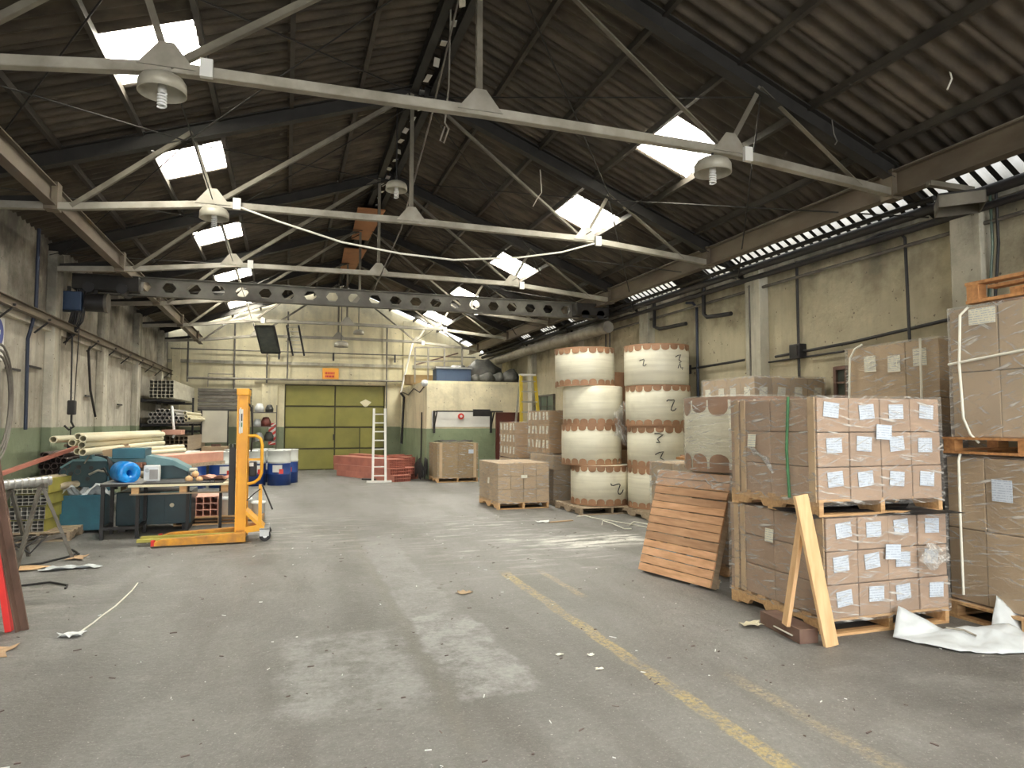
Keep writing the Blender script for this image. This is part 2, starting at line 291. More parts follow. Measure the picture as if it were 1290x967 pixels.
# ------------------------------------------------------------------ mesh helpers
class MB:
    def __init__(s): s.v = []; s.f = []; s.sm = []
    def add(s, vs, fs, smooth=False):
        o = len(s.v); s.v += [tuple(v) for v in vs]; s.f += [tuple(i+o for i in f) for f in fs]; s.sm += [smooth]*len(fs); return s
    def box(s, x0, x1, y0, y1, z0, z1, M_=None):
        vs = [Vector((x, y, z)) for z in (z0, z1) for y in (y0, y1) for x in (x0, x1)]
        if M_ is not None: vs = [M_ @ v for v in vs]
        return s.add(vs, [(0, 2, 3, 1), (4, 5, 7, 6), (0, 1, 5, 4), (2, 6, 7, 3), (0, 4, 6, 2), (1, 3, 7, 5)])
    def frame(s, p, q, up=(0, 0, 1)):
        p, q = Vector(p), Vector(q); d = (q-p).normalized(); u = Vector(up)
        if abs(d.dot(u)) > .98: u = Vector((1, 0, 0))
        a = d.cross(u).normalized(); b = a.cross(d).normalized(); return p, q, d, a, b
    def bar(s, p, q, w, h, up=(0, 0, 1)):
        p, q, d, a, b = s.frame(p, q, up)
        vs = [c + a*i*w/2 + b*j*h/2 for c in (p, q) for (i, j) in ((-1, -1), (1, -1), (1, 1), (-1, 1))]
        return s.add(vs, [(3, 2, 1, 0), (4, 5, 6, 7), (0, 1, 5, 4), (1, 2, 6, 5), (2, 3, 7, 6), (3, 0, 4, 7)])
    def ibeam(s, p, q, w, h, t=.012, up=(0, 0, 1)):
        p, q, d, a, b = s.frame(p, q, up)
        for (c, ww, hh) in ((b*(h/2-t/2), w, t), (-b*(h/2-t/2), w, t), (b*0, t, h-2*t)):
            s.bar(p+c, q+c, ww, hh, up)
        return s
    def angle(s, p, q, w, t=.006, up=(0, 0, 1), flip=1):
        p, q, d, a, b = s.frame(p, q, up)
        s.bar(p-b*(w/2), q-b*(w/2), w, t, up); s.bar(p+a*flip*w/2, q+a*flip*w/2, t, w, up); return s
    def tube(s, p, q, r, n=12, r2=None, cap=True, hollow=0):
        p, q, d, a, b = s.frame(p, q); r2 = r if r2 is None else r2; vs = []; fs = []
        for c, rr in ((p, r), (q, r2)):
            for k in range(n): t = 2*PI*k/n; vs.append(c+a*rr*math.cos(t)+b*rr*math.sin(t))
        for k in range(n): fs.append((k, (k+1) % n, n+(k+1) % n, n+k))
        s.add(vs, fs, True)
        if hollow:
            vs2 = []
            for c, rr in ((p, hollow), (q, hollow)):
                for k in range(n): t = 2*PI*k/n; vs2.append(c+a*rr*math.cos(t)+b*rr*math.sin(t))
            s.add(vs2, [(n+k, n+(k+1) % n, (k+1) % n, k) for k in range(n)], True)
            s.add(vs[:n]+vs2[:n], [(k, n+k, n+(k+1) % n, (k+1) % n) for k in range(n)])
            s.add(vs[n:]+vs2[n:], [((k+1) % n, n+(k+1) % n, n+k, k) for k in range(n)])
        elif cap: s.add(vs, [tuple(range(n-1, -1, -1)), tuple(range(n, 2*n))])
        return s
    def sqtube(s, p, q, w, t=.004):
        p, q, d, a, b = s.frame(p, q); k = w/2; i = k-t
        o = [c+a*x*k+b*y*k for c in (p, q) for x, y in ((-1, -1), (1, -1), (1, 1), (-1, 1))]
        n = [c+a*x*i+b*y*i for c in (p, q) for x, y in ((-1, -1), (1, -1), (1, 1), (-1, 1))]
        fs = []
        for j in range(4):
            l = (j+1) % 4
            fs += [(j, l, 4+l, 4+j), (8+j, 12+j, 12+l, 8+l), (j, 8+j, 8+l, l), (4+j, 4+l, 12+l, 12+j)]
        return s.add(o+n, fs)
    def lathe(s, prof, n=24, c=(0, 0, 0), smooth=True, a0=0, a1=2*PI):
        full = abs(a1-a0-2*PI) < 1e-6; m = n if full else n+1; vs = []; fs = []
        for (r, z) in prof:
            for k in range(m): t = a0+(a1-a0)*k/n; vs.append((c[0]+r*math.cos(t), c[1]+r*math.sin(t), c[2]+z))
        for i in range(len(prof)-1):
            for k in range(n):
                l = (k+1) % m; fs.append((i*m+k, i*m+l, (i+1)*m+l, (i+1)*m+k))
        return s.add(vs, fs, smooth)
    def path(s, pts, r, n=6, smooth=True):
        pts = [Vector(p) for p in pts]; m = len(pts); vs = []; ref = None
        for i, p in enumerate(pts):
            d = (pts[min(i+1, m-1)]-pts[max(i-1, 0)]).normalized()
            if ref is None: ref = Vector((0, 0, 1)) if abs(d.z) < .9 else Vector((1, 0, 0))
            a = d.cross(ref)
            if a.length < 1e-4: a = d.cross(Vector((1, 0, 0)))
            a.normalize(); b = a.cross(d); ref = b
            for k in range(n): t = 2*PI*k/n; vs.append(p+a*r*math.cos(t)+b*r*math.sin(t))
        fs = [(i*n+k, i*n+(k+1) % n, (i+1)*n+(k+1) % n, (i+1)*n+k) for i in range(m-1) for k in range(n)]
        s.add(vs, fs, smooth); s.add(vs, [tuple(range(n-1, -1, -1)), tuple(range((m-1)*n, m*n))]); return s
    def prism(s, poly, ax, a, b):
        """poly in the plane normal to axis ax, extruded a..b"""
        n = len(poly)
        def mk(u, v, w): return ((w, u, v), (u, w, v), (u, v, w))[ax]
        vs = [mk(u, v, a) for u, v in poly]+[mk(u, v, b) for u, v in poly]
        fs = [tuple(range(n-1, -1, -1)), tuple(range(n, 2*n))]+[(k, (k+1) % n, n+(k+1) % n, n+k) for k in range(n)]
        return s.add(vs, fs)
    def mesh(s, name, m):
        me = bpy.data.meshes.new(name); me.from_pydata(s.v, [], s.f)
        me.polygons.foreach_set('use_smooth', s.sm); me.materials.append(m); me.update(); return me
    def build(s, name, m, parent=None, label=None, cat=None, group=None, kind=None, bevel=0, solid=0, loc=None, rot=None):
        return link(name, s.mesh(name, M[m] if isinstance(m, str) else m), parent, label, cat, group, kind, bevel, solid, loc, rot)
def link(name, me, parent=None, label=None, cat=None, group=None, kind=None, bevel=0, solid=0, loc=None, rot=None):
    o = bpy.data.objects.new(name, me); C.objects.link(o)
    if parent: o.parent = parent
    if label: o['label'] = label
    if cat: o['category'] = cat
    if group: o['group'] = group
    if kind: o['kind'] = kind
    if loc is not None: o.location = loc
    if rot is not None: o.rotation_euler = rot
    if bevel:
        md = o.modifiers.new('bevel', 'BEVEL'); md.width = bevel; md.segments = 2; md.limit_method = 'ANGLE'
    if solid:
        md = o.modifiers.new('solid', 'SOLIDIFY'); md.thickness = solid; md.offset = 0
    return o
def thing(name, label, cat, loc=(0, 0, 0), rz=0, group=None, kind=None, rot=None):
    o = bpy.data.objects.new(name, None); C.objects.link(o); o.empty_display_size = .2
    o.location = loc; o.rotation_euler = rot if rot else (0, 0, rz)
    if kind: o['kind'] = kind
    if label: o['label'] = label
    if cat: o['category'] = cat
    if group: o['group'] = group
    return o
kids = {}
def dup(root, loc, rz, label=None, group=None, rot=None):
    def cp(o, par):
        c = o.copy(); C.objects.link(c)
        if par: c.parent = par
        for ch in list(o.children): cp(ch, c)
        return c
    r = cp(root, None); r.location = loc; r.rotation_euler = rot if rot else (0, 0, rz)
    if label: r['label'] = label
    if group: r['group'] = group
    return r
R = random.uniform
# ================================================================== the setting
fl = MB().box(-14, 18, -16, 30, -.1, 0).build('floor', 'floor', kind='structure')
# ---- walls with their pillars
def wall(name, m, boxes): 
    b = MB()
    for x in boxes: b.box(*x)
    return b.build(name, m, kind='structure')
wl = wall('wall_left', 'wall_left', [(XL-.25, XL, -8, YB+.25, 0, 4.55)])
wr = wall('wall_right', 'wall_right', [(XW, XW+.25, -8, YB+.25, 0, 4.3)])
for y in (-5.1, -1.7, 1.8, 5.15, 8.6, 11.95, 15.3, 18.65, 22.0):
    MB().box(-.17, 0, 0, .34, 0, 4.02).build('pillar', 'pillar', wr, loc=(XW, y-.1, 0), bevel=.012)
for y in (-4.4, -1.05, 2.3, 5.65, 9.0, 12.35, 15.45, 18.75, 22.1):
    MB().box(0, .14, 0, .34, 0, 4.3).build('pillar', 'pillar_left', wl, loc=(XL, y, 0), bevel=.012)
# a horizontal beam on top of each side wall, and a ledge
MB().box(-.08, 0, -8, YB, 3.88, 3.98).build('wall_beam', 'pillar', wr, loc=(XW, 0, 0))
MB().box(0, .10, -8, YB, 3.02, 3.16).build('wall_beam', 'pillar_left', wl, loc=(XL, 0, 0))
# back wall: gable with the gateway cut out
DX0, DX1, DZ = -.05, 3.28, 2.88
g = MB()
def gq(x0, x1, z0): g.add([(x0, YB, z0), (x1, YB, z0), (x1, YB, roofz(x1)+.05), (x0, YB, roofz(x0)+.05), (x0, YB+.3, z0), (x1, YB+.3, z0), (x1, YB+.3, roofz(x1)+.05), (x0, YB+.3, roofz(x0)+.05)],
    [(0, 1, 2, 3), (7, 6, 5, 4), (0, 4, 5, 1), (1, 5, 6, 2), (3, 2, 6, 7), (4, 0, 3, 7)])
gq(XL, DX0, 0); gq(DX0, XR, DZ); gq(XR, DX1, DZ); gq(DX1, XW, 0)
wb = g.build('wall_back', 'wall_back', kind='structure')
for x, wd, z1 in ((-.62, .5, 2.86), (3.95, .32, 5.2), (-3.45, .25, 4.2)):
    MB().box(-wd/2, wd/2, -.08, 0, 0, z1).build('pillar', 'wall_back', wb, loc=(x+.1, YB, 0), bevel=.01)
MB().box(XL, XW, -.07, 0, 3.52, 3.62).build('ledge', 'pillar', wb, loc=(0, YB, 0))
MB().box(-1.0, 4.1, -.10, 0, 2.90, 3.0).build('lintel', 'wall_back', wb, loc=(0, YB, 0))
# gateway door: two leaves, each with framed panels
d1 = thing('door_1', None, None, (0, YB+.12, 0), kind='structure')
MB().box(DX0, DX1, 0, .05, 0, DZ).build('door_frame', 'door_gap', d1)
cols = [(-.03, 1.58), (1.60, 3.26)]
rows = [(.02, .70), (.73, 1.42), (1.45, 2.13), (2.16, 2.86)]
for i, (a, b) in enumerate(cols):
    for j, (c, d) in enumerate(rows):
        if i == 1 and j < 2:
            for k in range(2):
                w2 = (b-a)/2
                MB().box(a+k*w2+.015, a+(k+1)*w2-.015, -.035, 0, c+.01, d-.01).build('door_panel', 'door', d1, bevel=.008)
        else: MB().box(a+.012, b-.012, -.035, 0, c+.012, d-.012).build('door_panel', 'door', d1, bevel=.008)
MB().bar((1.55, -.05, 1.0), (1.55, -.05, 1.2), .03, .03).build('door_handle', 'black', d1)
b = MB(); b.add([(2.62+.17*math.cos(t)*(1+.25*math.sin(3*t)), -.04, 2.27+.11*math.sin(t)*(1+.2*math.cos(4*t))) for t in [k*PI/8 for k in range(16)]], [tuple(range(16))])
b.build('bare_patch', 'tube_cream', d1, solid=.004)
# ------------------------------------------------------------------ roof
ceil = thing('ceiling', None, None, (0, 0, 0), kind='structure')
MOD, Y0 = .98, 3.0
rowsL = [XR-.85*k for k in range(7)]; rowsL[6] = XL-.02; rowsL.insert(7, None); rowsL = rowsL[:7]
rowsR = [XR, 2.55, 3.40, 4.25, 5.10, 5.95, 6.47, 6.93]
def sheet(xa, xb, L, seg=11):
    """corrugated sheet centred at its middle; corrugations run down the slope"""
    n = round(L/.178)*seg if L < 2 else int(L/.178*6); b = MB(); vs = []; ov = .05
    s = 1 if xb > xa else -1; xe = xb+s*ov; xm = (xa+xb)/2
    za, ze = roofz(xa)+.0, roofz(xe)-.0
    for i in range(n+1):
        y = -L/2+L*i/n; c = .026*math.cos(2*PI*y/.178)
        vs += [(xa-xm, y, za+c+.012), (xe-xm, y, ze+c-.006)]
    fs = [(2*i, 2*i+2, 2*i+3, 2*i+1) if s > 0 else (2*i, 2*i+1, 2*i+3, 2*i+2) for i in range(n)]
    return b.add(vs, fs, True), xm
for side, rw in ((-1, rowsL), (1, rowsR)):
    for r in range(len(rw)-1):
        xa, xb = rw[r], rw[r+1]
        if side > 0 and r == 6:
            fb = MB()
            for q in range(6):
                yy = -.49+.089+.163*q; xh = (xb-xa)/2
                fb.add([(-xh, yy-.032, roofz(xa)-.02), (xh, yy-.032, roofz(xb)-.03), (xh, yy+.032, roofz(xb)-.03), (-xh, yy+.032, roofz(xa)-.02)], [(0, 1, 2, 3)])
            fill = fb.mesh('filler_strip', M['steel_dark'])
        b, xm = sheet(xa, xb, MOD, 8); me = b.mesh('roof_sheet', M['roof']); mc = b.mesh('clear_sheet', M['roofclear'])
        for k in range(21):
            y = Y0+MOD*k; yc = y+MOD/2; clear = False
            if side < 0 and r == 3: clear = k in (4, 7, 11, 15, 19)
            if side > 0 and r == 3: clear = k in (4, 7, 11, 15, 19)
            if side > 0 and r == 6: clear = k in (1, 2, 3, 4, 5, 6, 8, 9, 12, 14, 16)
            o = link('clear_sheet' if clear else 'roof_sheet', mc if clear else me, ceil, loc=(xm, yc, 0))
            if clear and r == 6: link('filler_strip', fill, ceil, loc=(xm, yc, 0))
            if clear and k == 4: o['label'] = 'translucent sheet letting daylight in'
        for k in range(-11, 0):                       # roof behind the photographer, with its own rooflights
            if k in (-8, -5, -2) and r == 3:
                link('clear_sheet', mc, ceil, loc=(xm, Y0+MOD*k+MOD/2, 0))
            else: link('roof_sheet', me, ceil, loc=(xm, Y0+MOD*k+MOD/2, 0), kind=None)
for x in rowsL[1:6]+rowsR[1:6]:
    z = roofz(x)-.075
    MB().bar((x, -7.7, z), (x, YB, z), .05, .08).build('purlin', 'purlin', ceil)
for x in (XR-.13, XR+.13):
    MB().ibeam((x, -7.7, ZR-.16), (x, YB, ZR-.16), .1, .16).build('ridge_beam', 'steel_dark', ceil)
MB().box(XR-.35, XR+.35, -7.7, YB, ZR+.01, ZR+.07).build('ridge_cap', 'steel_dark', ceil)
for y in (14.0, 17.4):
    MB().add([(-.28, 0, -.32), (.28, 0, -.32), (.2, 2.4, -.34), (-.2, 2.4, -.34)], [(0, 3, 2, 1)]).build('soffit_board', 'ceil_brown', ceil, loc=(XR-.1, y, ZR), solid=.02)
for k in range(26):
    y = 5.9+k*.42
    MB().box(-.035, .035, 0, .16, -.075, -.07).build('hanging_tag', 'galv', ceil, loc=(XR-.02+R(-.02, .02), y, ZR-.0-.18), rot=(R(-.2, .2), R(-.3, .3), R(-.3, .3)))
# ------------------------------------------------------------------ trusses
def rz_(x): return roofz(x)-.19
TY = [5.6, 9.0, 12.4, 15.75, 19.1, 22.4]
TL = ['first roof truss from the camera, brightest tie bar across the top of the picture',
      'second roof truss from the camera, with the slack white cable strung under it',
      'third roof truss, just in front of the perforated crane beam',
      'fourth roof truss, first one beyond the crane beam',
      'fifth roof truss, second beyond the crane beam',
      'sixth and farthest roof truss, against the back gable',
      ]
def truss(y, lab, i):
    t = thing('roof_truss', lab or 'steel roof truss behind the photographer', 'truss', (0, y, 0), group='steel roof trusses')
    tie = [(XL, 4.02), (-2.4, 4.10), (-.88, 4.28), (XR-.15, 4.30), (4.08, 4.27), (5.75, 4.12), (6.15, 4.08)]
    b = MB()
    for (x0, z0), (x1, z1) in zip(tie[:-1], tie[1:]):
        b.angle((x0, 0, z0), (x1, 0, z1), .075, .008)
    b.build('tie_bar', 'steel_light', t)
    MB().ibeam((XL, 0, rz_(XL)), (XR, 0, rz_(XR)), .12, .18).build('rafter', 'steel_dark', t)
    MB().ibeam((XR, 0, rz_(XR)), (6.2, 0, rz_(6.2)), .12, .18).build('rafter', 'steel_dark', t)
    MB().ibeam((6.2, 0, rz_(6.2)+.03), (XW, 0, rz_(XW)+.03), .08, .1).build('rafter_end', 'steel_dark', t)
    MB().bar((XR-.15, 0, 4.30), (XR-.15, 0, rz_(XR)), .05, .05).build('king_post', 'steel_mid', t)
    for p, q in (((-.88, 4.28), (-1.15, rz_(-1.15))), ((4.08, 4.27), (4.5, rz_(4.5)))):
        MB().angle((p[0], .02, p[1]), (q[0], .02, q[1]), .05).build('strut', 'steel_mid', t)
    for p, q in (((-.88, 4.28), (XR-.2, rz_(XR)-.1)), ((4.08, 4.27), (XR+.1, rz_(XR)-.1)), ((5.75, 4.12), (4.5, rz_(4.5))), ((-2.4, 4.10), (-1.15, rz_(-1.15)))):
        MB().angle((p[0], -.02, p[1]), (q[0], -.02, q[1]), .05).build('diagonal', 'steel_mid', t)
    gp = MB(); gp.prism([(-.20, 0), (.20, 0), (.05, .19), (-.05, .19)], 1, -.008, .008)
    me = gp.mesh('gusset_plate', M['steel_light'])
    for x, z in ((-.9, 4.28), (XR-.15, 4.30), (4.1, 4.26)): link('gusset_plate', me, t, loc=(x, -.045, z-.01))
    bx = MB().box(-.045, .045, -.05, -.01, -.07, .07).mesh('junction_box', M['sign_white'])
    for x, z in ((-.62, 4.29), (4.28, 4.24)): link('junction_box', bx, t, 'small white junction box', loc=(x, -.04, z))
    return t
for i, y in enumerate(TY): truss(y, TL[i] if i < 6 else None, i)
# wind bracing rods in the roof plane
def brace(p, q):
    a = Vector((p[0], p[1], roofz(p[0])-.3)); b_ = Vector((q[0], q[1], roofz(q[0])-.3))
    MB().tube(a, b_, .009, 6).build('bracing_rod', 'steel_dark', ceil)
for y in (5.6, 9.0, 12.4, 15.75):
    for x0, x1 in ((XR, -1.2), (XR, 4.5), (-1.2, XL+.2), (4.5, XW-.2)):
        brace((x0, y), (x1, y+3.35)); brace((x1, y), (x0, y+3.35))
for y in (5.6, 9.0, 12.4, 15.75, 19.1):
    for x in (-.9, 4.1):
        MB().tube((x, y, 4.33), (x, y+3.35, 4.33), .006, 5).build('bracing_rod', 'steel_dark', ceil)
# ------------------------------------------------------------------ crane
rl = thing('crane_rail', 'long brown steel crane rail running down the left side of the roof', 'crane rail', (-2.6, 0, 4.2))
MB().ibeam((0, -7.5, 0), (0, 23.6, 0), .12, .24, .014).build('rail_beam', 'steel_rail', rl)
MB().bar((0, -7.5, .135), (0, 23.6, .135), .045, .03).build('rail_head', 'steel_light', rl)
rr = thing('crane_rail', 'long brown steel crane rail on the right, in front of the strip of rooflights', 'crane rail', (6.2, 0, 4.16))
MB().ibeam((0, -7.5, 0), (0, 23.6, 0), .13, .27, .014).build('rail_beam', 'steel_rail', rr)
MB().bar((0, -7.5, .15), (0, 23.6, .15), .045, .03).build('rail_head', 'steel_light', rr)
for y in TY:
    for par, x, s in ((rl, -.0, -1), (rr, 0, 1)):
        MB().box(-.07, .07, -.08, .08, -.16, .16).build('rail_bracket', 'steel_rail', par, loc=(x, y+.02, 0))
        MB().bar((0, 0, .0), (s*.62 if s > 0 else -.95, 0, -.12), .05, .07).build('wall_stay', 'steel_dark', par, loc=(0, y+.08, 0))
cb = thing('overhead_crane', 'grey overhead crane beam with a row of hexagonal holes spanning the hall', 'crane', (0, 13.3, 0))
b = MB(); Hh, zc, p, rr_, kk = .15, 3.98, .40, .115, .085
x = -2.6
while x < 6.3:
    c = x+p/2
    for s in (1, -1):
        pts = [(x, 0), (c-rr_, 0), (c-rr_/2, s*kk), (c-rr_/2, s*Hh), (x, s*Hh)]
        pts2 = [(c-rr_/2, s*kk), (c+rr_/2, s*kk), (c+rr_/2, s*Hh), (c-rr_/2, s*Hh)]
        pts3 = [(c+rr_, 0), (x+p, 0), (x+p, s*Hh), (c+rr_/2, s*Hh), (c+rr_/2, s*kk)]
        for q in (pts, pts2, pts3):
            b.add([(u, 0, zc+v) for u, v in q], [tuple(range(len(q)))])
    x += p
b.build('castellated_web', 'crane', cb, solid=.012)
b = MB()
for s in (1, -1): b.bar((-3.3, 0, zc+s*(Hh+.008)), (6.45, 0, zc+s*(Hh+.008)), .13, .016)
b.build('beam_flange', 'crane', cb)
MB().box(-3.45, -2.45, -.22, .22, zc-.13, zc+.13).build('end_carriage', 'steel_dark', cb, bevel=.01)
MB().box(5.75, 6.5, -.25, .25, zc-.13, zc+.13).build('end_carriage', 'steel_dark', cb, bevel=.01)
for x in (-3.2, -2.7, 5.95, 6.3):
    MB().tube((x, -.25, zc-.1), (x, .25, zc-.1), .09, 16).build('wheel', 'black', cb)
MB().box(-3.42, -2.2, -.02, .0, zc-.18, zc-.14).build('end_plate', 'steel_dark', cb)
ho = thing('chain_hoist', 'blue electric chain hoist hanging under the left end of the crane beam', 'hoist', (-3.1, 13.15, 3.63))
MB().box(-.55, -.18, -.14, .14, -.16, .16).build('motor_housing', 'hoist_blue', ho, bevel=.02)
MB().tube((-.14, 0, 0), (.14, 0, 0), .155, 20).build('drum', 'black', ho)
MB().tube((.14, 0, 0), (.19, 0, 0), .17, 20).build('end_cap', 'pipe_grey', ho)
for x in (-.4, 0): MB().bar((x, 0, .15), (x, 0, .26), .05, .05).build('hanger', 'steel_dark', ho)
b = MB(); b.path([(-.33, -.02, -.16), (-.32, -.02, -1.0), (-.31, -.02, -1.68)], .014); b.path([(-.23, .02, -.16), (-.27, .02, -1.68)], .008)
b.build('chain', 'black', ho)
b = MB().box(-.36, -.24, -.06, .06, -1.9, -1.66); b.build('hook_block', 'black', ho, bevel=.02)
MB().path([(-.3, 0, -1.9), (-.3, 0, -2.02), (-.26, 0, -2.1), (-.33, 0, -2.15), (-.4, 0, -2.08)], .018, 8).build('hook', 'black', ho)
MB().box(-.34, -.26, -.05, .03, -2.62, -2.35).build('pendant_control', 'black', ho, bevel=.015)
MB().path([(-.30, -.02, -2.1), (-.30, -.02, -2.35)], .01).build('pendant_cable', 'black', ho)
b = MB()
for k in range(5):
    x0 = -3.45-.03*k
    b.path([(x0+.2, 13.12, 3.85), (x0+.1, 13.1, 3.6-.08*k), (x0+.05, 13.12, 3.1-.05*k), (x0+.18, 13.1, 3.3), (x0+.24, 13.1, 3.82)], .012)
for o in (b.build('cable_loop', 'black', ho),): o.location = (3.1, -13.15, -3.63)
# low runway on left wall
lr = thing('wall_runway', 'slim dark steel runway on brackets along the left wall', 'rail', (-3.4, 0, 3.15))
MB().ibeam((0, 1, 0), (0, 23.5, 0), .09, .12, .01).build('rail_beam', 'steel_rail', lr)
for k in range(16):
    y = 2.0+1.4*k
    MB().bar((-.17, y, -.02), (.04, y, -.02), .03, .03).build('bracket', 'black', lr)
    MB().bar((-.17, y, -.22), (.0, y, -.06), .022, .022).build('bracket_stay', 'black', lr)
# ------------------------------------------------------------------ cables and hanging bits
def cable(name, pts, r, m, lab, cat='cable', n=6): return MB().path(pts, r, n).build(name, m, None, lab, cat)
cable('sagging_cable', [(-.61, 8.93, 4.26), (-.14, 8.93, 4.12), (.64, 8.93, 3.92), (1.4, 8.93, 3.83), (2.12, 8.93, 3.80), (3.04, 8.93, 3.90), (3.7, 8.93, 4.03), (4.22, 8.93, 4.20)], .013, 'strap', 'slack pale cable sagging between two boxes of the second truss')
cable('pull_rope', [(1.5, 5.4, 6.0), (1.6, 8.0, 5.25), (1.65, 10.5, 4.6), (1.55, 13.1, 4.1)], .011, 'pipe_grey', 'long thin rope slanting down from the ridge to the crane beam', 'rope')
cable('hook_rope', [(1.62, 7.0, 6.2), (1.60, 7.0, 5.2), (1.56, 7.0, 4.80), (1.60, 7.0, 4.74), (1.55, 7.0, 4.58), (1.51, 7.0, 4.60), (1.56, 7.0, 4.76)], .010, 'duct', 'vertical grey rope with a wire hook hanging from the ridge', 'rope')
cable('frayed_string', [(5.78, 4.42, 4.95), (5.70, 4.42, 4.93), (5.62, 4.42, 4.82), (5.60, 4.42, 4.74), (5.62, 4.42, 4.68), (5.56, 4.42, 4.57)], .008, 'strap', 'short frayed pale cord dangling at the top right', 'cord')
cable('loose_wire', [(5.3, 5.5, 4.72), (5.32, 5.5, 4.58), (5.36, 5.5, 4.5), (5.33, 5.5, 4.46)], .006, 'pipe_grey', 'short grey wire end hanging below the first rafter on the right', 'cord')
cable('loose_wire', [(3.1, 8.2, 4.9), (3.12, 8.2, 4.6), (3.05, 8.2, 4.5), (3.0, 8.2, 4.40)], .007, 'duct', 'short curly wire hanging near the middle of the roof', 'cord')
# ------------------------------------------------------------------ pendant lamps
def lamp(loc, lab, stem=.1, scale=1., bulb=True, grp='factory pendant lamps'):
    t = thing('pendant_lamp', lab, 'lamp', loc, group=grp); s = scale
    MB().lathe([(0, .135*s), (.06*s, .135*s), (.10*s, .12*s), (.145*s, .095*s), (.168*s, .06*s), (.172*s, -.02*s), (.165*s, -.02*s), (.155*s, .04*s), (.12*s, .08*s), (.05*s, .09*s), (0, .09*s)], 28).build('lamp_shade', 'lamp', t)
    MB().tube((0, 0, .12*s), (0, 0, .12*s+stem), .012, 8).build('stem', 'black', t)
    if bulb:
        MB().lathe([(0, .05*s), (.03*s, .05*s), (.032*s, -.01), (.02, -.02)], 14).build('lamp_socket', 'bulb', t)
        pts = [(.028*math.cos(a)*(1-.0*a), .028*math.sin(a), -.02-.0115*a/ PI) for a in [k*PI/5 for k in range(46)]]
        MB().path(pts, .009, 6).build('spiral_bulb', 'bulb', t)
    return t
lamp((-.93, 5.6, 4.10), 'round pendant lamp with a bare spiral bulb under the first truss, top left', .08)
lamp((3.92, 5.6, 4.05), 'round pendant lamp under the right part of the first truss', .12, 1.05)
lamp((-.88, 9.0, 4.12), 'round pendant lamp under the left part of the second truss', .1)
lamp((1.44, 9.6, 4.92), 'small lamp with a spiral bulb hanging from the ridge near the second truss', 1.1, .9)
lamp((1.47, 20.0, 3.78), 'conical dark lamp hanging low in front of the back gable', 2.2, 1.15, False)
lamp((2.1, 21.5, 4.35), 'conical dark lamp high beside the last truss', 1.6, .95, False)
# ------------------------------------------------------------------ folding frames of the far truss (hatch and tube lights)
hf = thing('roof_hatch_frame', 'dark framed panel hanging open from the far truss left of centre', 'hatch', (-.50, 19.55, 3.84), rot=(math.radians(-40), 0, math.radians(-12)))
for p, q in (((-.3, -.8, 0), (-.3, .8, 0)), ((.3, -.8, 0), (.3, .8, 0)), ((-.3, -.8, 0), (.3, -.8, 0)), ((-.3, .8, 0), (.3, .8, 0))):
    MB().bar(p, q, .06, .05).build('frame_bar', 'black', hf)
MB().box(-.27, .27, -.77, .77, -.01, .01).build('panel', 'glass_dark', hf)
hf.scale = (.8, .62, .8)
hf2 = thing('ladder_frame', 'dark two-rail frame with pale rungs hung beside the far hatch', 'frame', (.22, 19.55, 3.84), rot=(math.radians(-40), 0, math.radians(-12)))
for x in (-.22, .22): MB().bar((x, -.9, 0), (x, .9, 0), .06, .06).build('frame_bar', 'black', hf2)
for k in range(7): MB().bar((-.2, -.8+.26*k, 0), (.2, -.8+.26*k, 0), .02, .03).build('rung', 'panel_cream', hf2)
hf2.scale = (.7, .62, .8)
ft = thing('tube_light', 'old white fluorescent batten hanging crooked at the far left truss', 'light', (-1.15, 19.5, 4.35), rot=(0, math.radians(-16), 0))
MB().box(-.55, .55, -.04, .04, 0, .05).build('batten', 'sign_white', ft, bevel=.005)
MB().tube((-.5, 0, -.02), (.5, 0, -.02), .018, 10).build('tube', 'bulb', ft)
# ------------------------------------------------------------------ services along right wall
def pipe(pts, r, m, lab, cat='pipe', name='wall_pipe', n=10): return MB().path(pts, r, n).build(name, m, None, lab, cat)
pipe([(6.66, 1, 3.93), (6.66, 10.6, 3.93), (6.66, 11, 3.93), (6.66, 23.5, 3.93)], .055, 'black', 'thick black pipe running high along the right wall, upper one')
pipe([(6.74, 1, 3.80), (6.74, 23.5, 3.80)], .04, 'black', 'thinner black pipe just below the thick one high on the right wall')
pipe([(6.55, 5.4, 4.0), (6.55, 23.5, 4.0)], .03, 'steel_dark', 'dark conduit under the strip of rooflights on the right')
pipe([(6.80, 1, 3.66), (6.80, 23.5, 3.60)], .022, 'pipe_grey', 'thin grey conduit along the right wall under the black pipes')
pipe([(6.45, 13.0, 3.62), (6.45, 18.5, 3.62), (6.45, 23.9, 3.55)], .13, 'duct', 'fat silvery duct along the right wall above the far room')
pipe([(6.8, 6.55, 3.85), (6.8, 6.35, 3.88), (6.8, 6.1, 3.86), (6.8, 6.0, 3.74), (6.82, 6.0, 2.5)], .018, 'black', 'dark bent conduit dropping down the right wall behind the tall load')
pipe([(6.84, 7.82, 3.95), (6.84, 7.82, 2.2)], .02, 'black', 'black vertical conduit feeding the switch box on the right wall')
pipe([(6.84, 8.3, 2.57), (6.84, 6.9, 2.62), (6.84, 5.5, 2.72)], .02, 'black', 'upper of two black conduits crossing the right wall by the switch box')
pipe([(6.84, 8.45, 2.50), (6.84, 7.0, 2.52)], .014, 'black', 'lower of two black conduits crossing the right wall by the switch box')
pipe([(6.82, 10.6, 3.75), (6.82, 10.4, 3.72), (6.82, 10.28, 3.62), (6.82, 10.28, 1.2)], .025, 'navy', 'dark blue conduit dropping between the white reels and the pillar')
pipe([(6.82, 10.7, 2.55), (6.82, 9.0, 2.58)], .02, 'black', 'short black conduit on the right wall right of the white reels')
